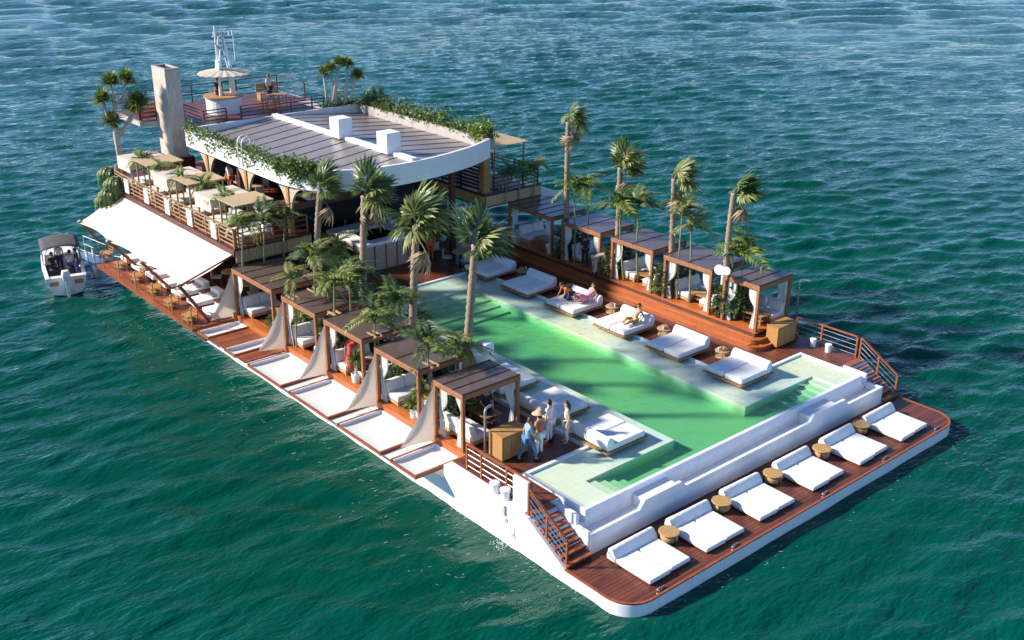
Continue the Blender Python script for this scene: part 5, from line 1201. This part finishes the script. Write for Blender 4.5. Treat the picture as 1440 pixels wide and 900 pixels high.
RAD = {'pel': (.15, .115), 'spine': (.125, .095), 'chest': (.155, .11), 'neck': .055, 'head0': .088, 'head1': .075}
for n in 'lr':
    RAD.update({'sh'+n: .062, 'el'+n: .042, 'wr'+n: .028, 'pa'+n: (.034, .024), 'th'+n: .009, 'hip'+n: .085, 'kn'+n: .055, 'an'+n: .036, 'to'+n: .032})
    for q in range(4): RAD['f%d' % q+n] = .009
BE = [('pel', 'spine'), ('spine', 'chest'), ('chest', 'neck'), ('neck', 'head0'), ('head0', 'head1')]
for n in 'lr': BE += [('chest', 'sh'+n), ('sh'+n, 'el'+n), ('el'+n, 'wr'+n), ('wr'+n, 'pa'+n), ('wr'+n, 'th'+n), ('pel', 'hip'+n), ('hip'+n, 'kn'+n), ('kn'+n, 'an'+n), ('an'+n, 'to'+n)] + [('pa'+n, 'f%d' % q+n) for q in range(4)]
def sub(J, keys, edges, grow, root, name, m, parent, extra=None):
    JJ = {k: J[k] for k in keys}; rr = {k: (tuple(c*grow+.012 for c in RAD[k]) if isinstance(RAD[k], tuple) else RAD[k]*grow+.012) for k in keys}
    if extra: rr.update(extra)
    return skin_mesh(name, JJ, rr, edges, root, m, parent)
def person(loc, rz, label, kind='stand', skin='skin_tan', hair='hair_dark', top=None, bottom=None, dress=None, hat=None, long_hair=False, sc=1., sleeves=True, shoes=None, tilt=0):
    t = thing('person', label, 'person', loc, rz); t.scale = (sc,)*3
    J = pose(kind)
    body = skin_mesh('body', J, RAD, BE, 'pel', skin, t)
    hd = (J['head0']+J['head1'])/2; fw = Vector((0, 1, 0)); upv = (J['head1']-J['head0']).normalized(); fw = (fw-upv*fw.dot(upv)).normalized()
    # face: nose, ears, mouth, eyes
    MB().tube([hd+fw*.075, hd+fw*.105-upv*.02], [.012, .018], 6).build('nose', skin, body)
    rt = fw.cross(upv)
    for s in (-1, 1):
        MB().lathe([(.004, -.008), (.011, 0), (.004, .008)], 8).build('eye', 'black', body).location = hd+fw*.082+upv*.02+rt*(s*.032)
        MB().lathe([(.008, -.025), (.018, 0), (.008, .025)], 8).build('ear', skin, body).location = hd+rt*(s*.088)
    MB().bar(hd+fw*.086-upv*.05-rt*.025, hd+fw*.086-upv*.05+rt*.025, .012, .010).build('mouth', 'food', body)
    if hair:
        hm_ = MB(); n1 = 12
        rings = []
        for i in range(6):
            a = math.pi*.5*i/5; row = []
            for j in range(n1):
                b_ = 2*math.pi*j/n1; dirv = rt*math.cos(b_)+fw*math.sin(b_)
                ext = .104*math.sin(a)+.001; dz = .125*math.cos(a) - (.10*max(0, -math.sin(b_)) if i == 5 else 0) + (.045 if i == 5 and math.sin(b_) > .2 else 0)
                row.append(hd+dirv*ext-fw*.012+upv*(dz))
            rings.append(row)
        vs = [p for r_ in rings for p in r_]; hm_.add(vs, [(i*n1+j, (i+1)*n1+j, (i+1)*n1+(j+1) % n1, i*n1+(j+1) % n1) for i in range(5) for j in range(n1)])
        hm_.build('hair', hair, t, smooth=True)
        if long_hair:
            d = -Vector((0, 0, 1)) if kind in ('stand', 'walk', 'sit') else -upv
            MB().tube([hd-fw*.06, hd-fw*.095-upv*.1, hd-fw*.10+d*.25, hd-fw*.09+d*.42], [.07, .095, .085, .03], 9).build('hair', hair, t, smooth=True)
    if top:
        ks = ['pel', 'spine', 'chest', 'shl', 'shr']; es = [('pel', 'spine'), ('spine', 'chest'), ('chest', 'shl'), ('chest', 'shr')]
        JJ = dict(J)
        if sleeves:
            for n in 'lr': JJ['el'+n] = J['sh'+n].lerp(J['el'+n], .8); ks.append('el'+n); es.append(('sh'+n, 'el'+n))
        sub(JJ, ks, es, 1.08, 'pel', 'shirt', top, t)
    if bottom:
        ks = ['pel']; es = []; JJ = dict(J)
        for n in 'lr': JJ['an'+n] = J['kn'+n].lerp(J['an'+n], .88); ks += ['hip'+n, 'kn'+n, 'an'+n]; es += [('pel', 'hip'+n), ('hip'+n, 'kn'+n), ('kn'+n, 'an'+n)]
        sub(JJ, ks, es, 1.12, 'pel', 'trousers', bottom, t, {'anl': .062, 'anr': .062, 'knl': .075, 'knr': .075})
    if dress:
        k = (J['knl']+J['knr'])/2; e = k.lerp((J['anl']+J['anr'])/2, .6)
        rg_ = random.Random(len(label)); rows = []
        for i, (c, r_) in enumerate(((J['chest'], .15), (J['spine'], .13), (J['pel'], .17), (J['pel'].lerp(k, .5), .22), (k, .26), (e, .32))):
            ax = (e-J['chest']).normalized(); u_ = ax.cross(Vector((0, 1, 0) if abs(ax.y) < .8 else (0, 0, 1))).normalized(); w_ = ax.cross(u_)
            rows.append([c+(u_*math.cos(2*math.pi*j/18)+w_*math.sin(2*math.pi*j/18))*r_*(1+.12*math.sin(5*2*math.pi*j/18)*(i/5)) for j in range(18)])
        rows = [r_+[r_[0]] for r_ in rows]
        o = MB().sheet(rows).build('dress', dress, t, smooth=True)
    if hat:
        o = MB().lathe([(.26, 0), (.27, .012), (.13, .03), (.12, .11), (.07, .13)], 20).build('hat', hat, t, smooth=True)
        o.location = hd+upv*.06; o.rotation_euler = (R(-8), 0, 0)
    if shoes:
        for n in 'lr': MB().tube([J['an'+n]+Vector((0, -.05, -.045)), J['to'+n]+Vector((0, .05, .0))], [.05, .042], 8).build('shoe', shoes, t)
    return t
cloth('white_trousers', (.76, .74, .70)); cloth('jeans', (.06, .16, .34), var=.3, vscale=8); cloth('floral_shirt', (.18, .34, .50), var=.8, vscale=16); cloth('rust_top', (.46, .12, .045)); cloth('black_vest', (.02, .02, .022)); cloth('cream_suit', (.66, .57, .48))
cloth('straw', (.55, .36, .19), var=.2, vscale=40); cloth('red_dress', (.62, .05, .03)); cloth('pink_dress', (.78, .33, .40), var=.15); cloth('orange_shirt', (.72, .13, .035)); cloth('navy', (.02, .03, .10)); cloth('beige_suit', (.52, .40, .33)); cloth('white_shirt', (.74, .73, .72)); cloth('bikini', (.50, .34, .10)); cloth('blue_shorts', (.03, .06, .25)); cloth('yellow', (.8, .45, .05))
def ground(u, v, z): g = G(u, v, z); return (g.x, g.y, z+.004)
HP = {'stand': 0}
person(ground(742, 648, ZD), R(-110), 'person in blue floral shirt and jeans walking past the cabinet', 'walk', 'skin_tan', 'hair_brown', 'floral_shirt', 'jeans', shoes='black')
person(ground(758, 641, ZD), R(0), 'person in straw hat, rust top and white trousers seen from behind', 'stand', 'skin_tan', 'hair_dark', 'rust_top', 'white_trousers', hat='straw', sleeves=False)
person(ground(772, 622, ZD), R(10), 'person with black vest over white shirt behind the straw hat', 'stand', 'skin_pale', 'hair_dark', 'white_shirt', 'white_trousers', shoes='black')
person(ground(796, 623, ZD), R(60), 'long haired woman in cream suit standing by the daybed', 'stand', 'skin_pale', 'hair_brown', 'cream_suit', 'cream_suit', long_hair=True, sleeves=False)
a, b = PC[0]
person((3.25, b-.35, ZD+.50), R(150), 'dark haired person in black sitting inside the nearest cabana', 'sit', 'skin_tan', 'hair_dark', 'black_vest', 'black_vest', long_hair=True)
seat = thing('pouf', 'low dark round pouf under the seated person in black', 'pouf', (3.25, b-.4, ZD+.03)); MB().lathe([(.26, 0), (.30, .1), (.30, .30), (.26, .40)], 18).build('cushion', 'canvas_grey', seat, smooth=True)
bz = 1.474+.34
person((13.75, 17.15, bz+.03), R(75), 'person in orange shirt leaning over on the far side daybed', 'kneel', 'skin_tan', 'hair_dark', 'orange_shirt', 'navy')
person((14.35, 16.6, bz+.06), R(80), 'woman in pink dress sitting back on the far side daybed', 'recline', 'skin_pale', 'hair_brown', None, None, dress='pink_dress', long_hair=True)
person((14.05, 13.25, bz+.06), R(92), 'sunbather in swimwear reclining on the far side daybed', 'recline', 'skin_tan', 'hair_dark', None, 'bikini')
person(ground(836, 386, ZS), R(-120), 'staff member in beige bending in the fourth far cabana', 'bend', 'skin_tan', 'hair_dark', 'beige_suit', 'beige_suit', shoes='black')
person(ground(822, 375, ZS), R(-30), 'person in black standing in the fourth far cabana', 'stand', 'skin_tan', 'hair_dark', 'black_vest', 'black_vest', shoes='black')
person(ground(495, 524, ZD+.03), R(-60), 'person in long red dress stepping out of the middle near cabana', 'walk', 'skin_tan', 'hair_dark', 'red_dress', None, dress='red_dress')
person((12.1, 42.6, ZK+.004), R(200), 'person in brown top and black trousers on the lookout deck', 'stand', 'skin_tan', 'hair_brown', 'cream_suit', 'black_vest', long_hair=True)
person((BX-.2, BY+.1, ZK+.3), R(160), 'bartender in black behind the round lookout bar', 'stand', 'skin_tan', 'hair_dark', 'black_vest', 'black_vest')
person((12.9, 27.3, ZD+.004), R(150), 'person in orange standing in the dark lounge', 'stand', 'skin_tan', 'hair_dark', 'orange_shirt', 'orange_shirt')
person((5.8, 36.0, ZT+.004), R(100), 'waiter in white shirt and dark apron under the arches', 'stand', 'skin_tan', 'hair_dark', 'white_shirt', 'rust_top', shoes='black')
bm_ = Matrix.Translation((-2.05, 41.6, 0)) @ Matrix.Rotation(R(-15), 4, 'Z')
for (x, y, z, rz, l, kd, tp_, bt) in ((-.5, -1.15, .87, -15, 'boat passenger in black sitting on the left seat', 'sit', 'black_vest', 'black_vest'), (.42, -1.15, .87, -15, 'boat passenger in cream on the right seat', 'sit', 'cream_suit', 'blue_shorts'), (-.1, -.45, .335, -15, 'boat skipper in white standing at the helm', 'stand', 'white_shirt', 'navy'), (.7, -1.8, .335, 60, 'person in blue standing at the boat stern', 'stand', 'navy', 'blue_shorts')):
    p = bm_ @ Vector((x, y, z)); person(tuple(p), R(rz), l, kd, 'skin_tan', 'hair_dark', tp_, bt, sc=.95)
for o in bpy.data.objects:
    if 'used' in o: del o['used']
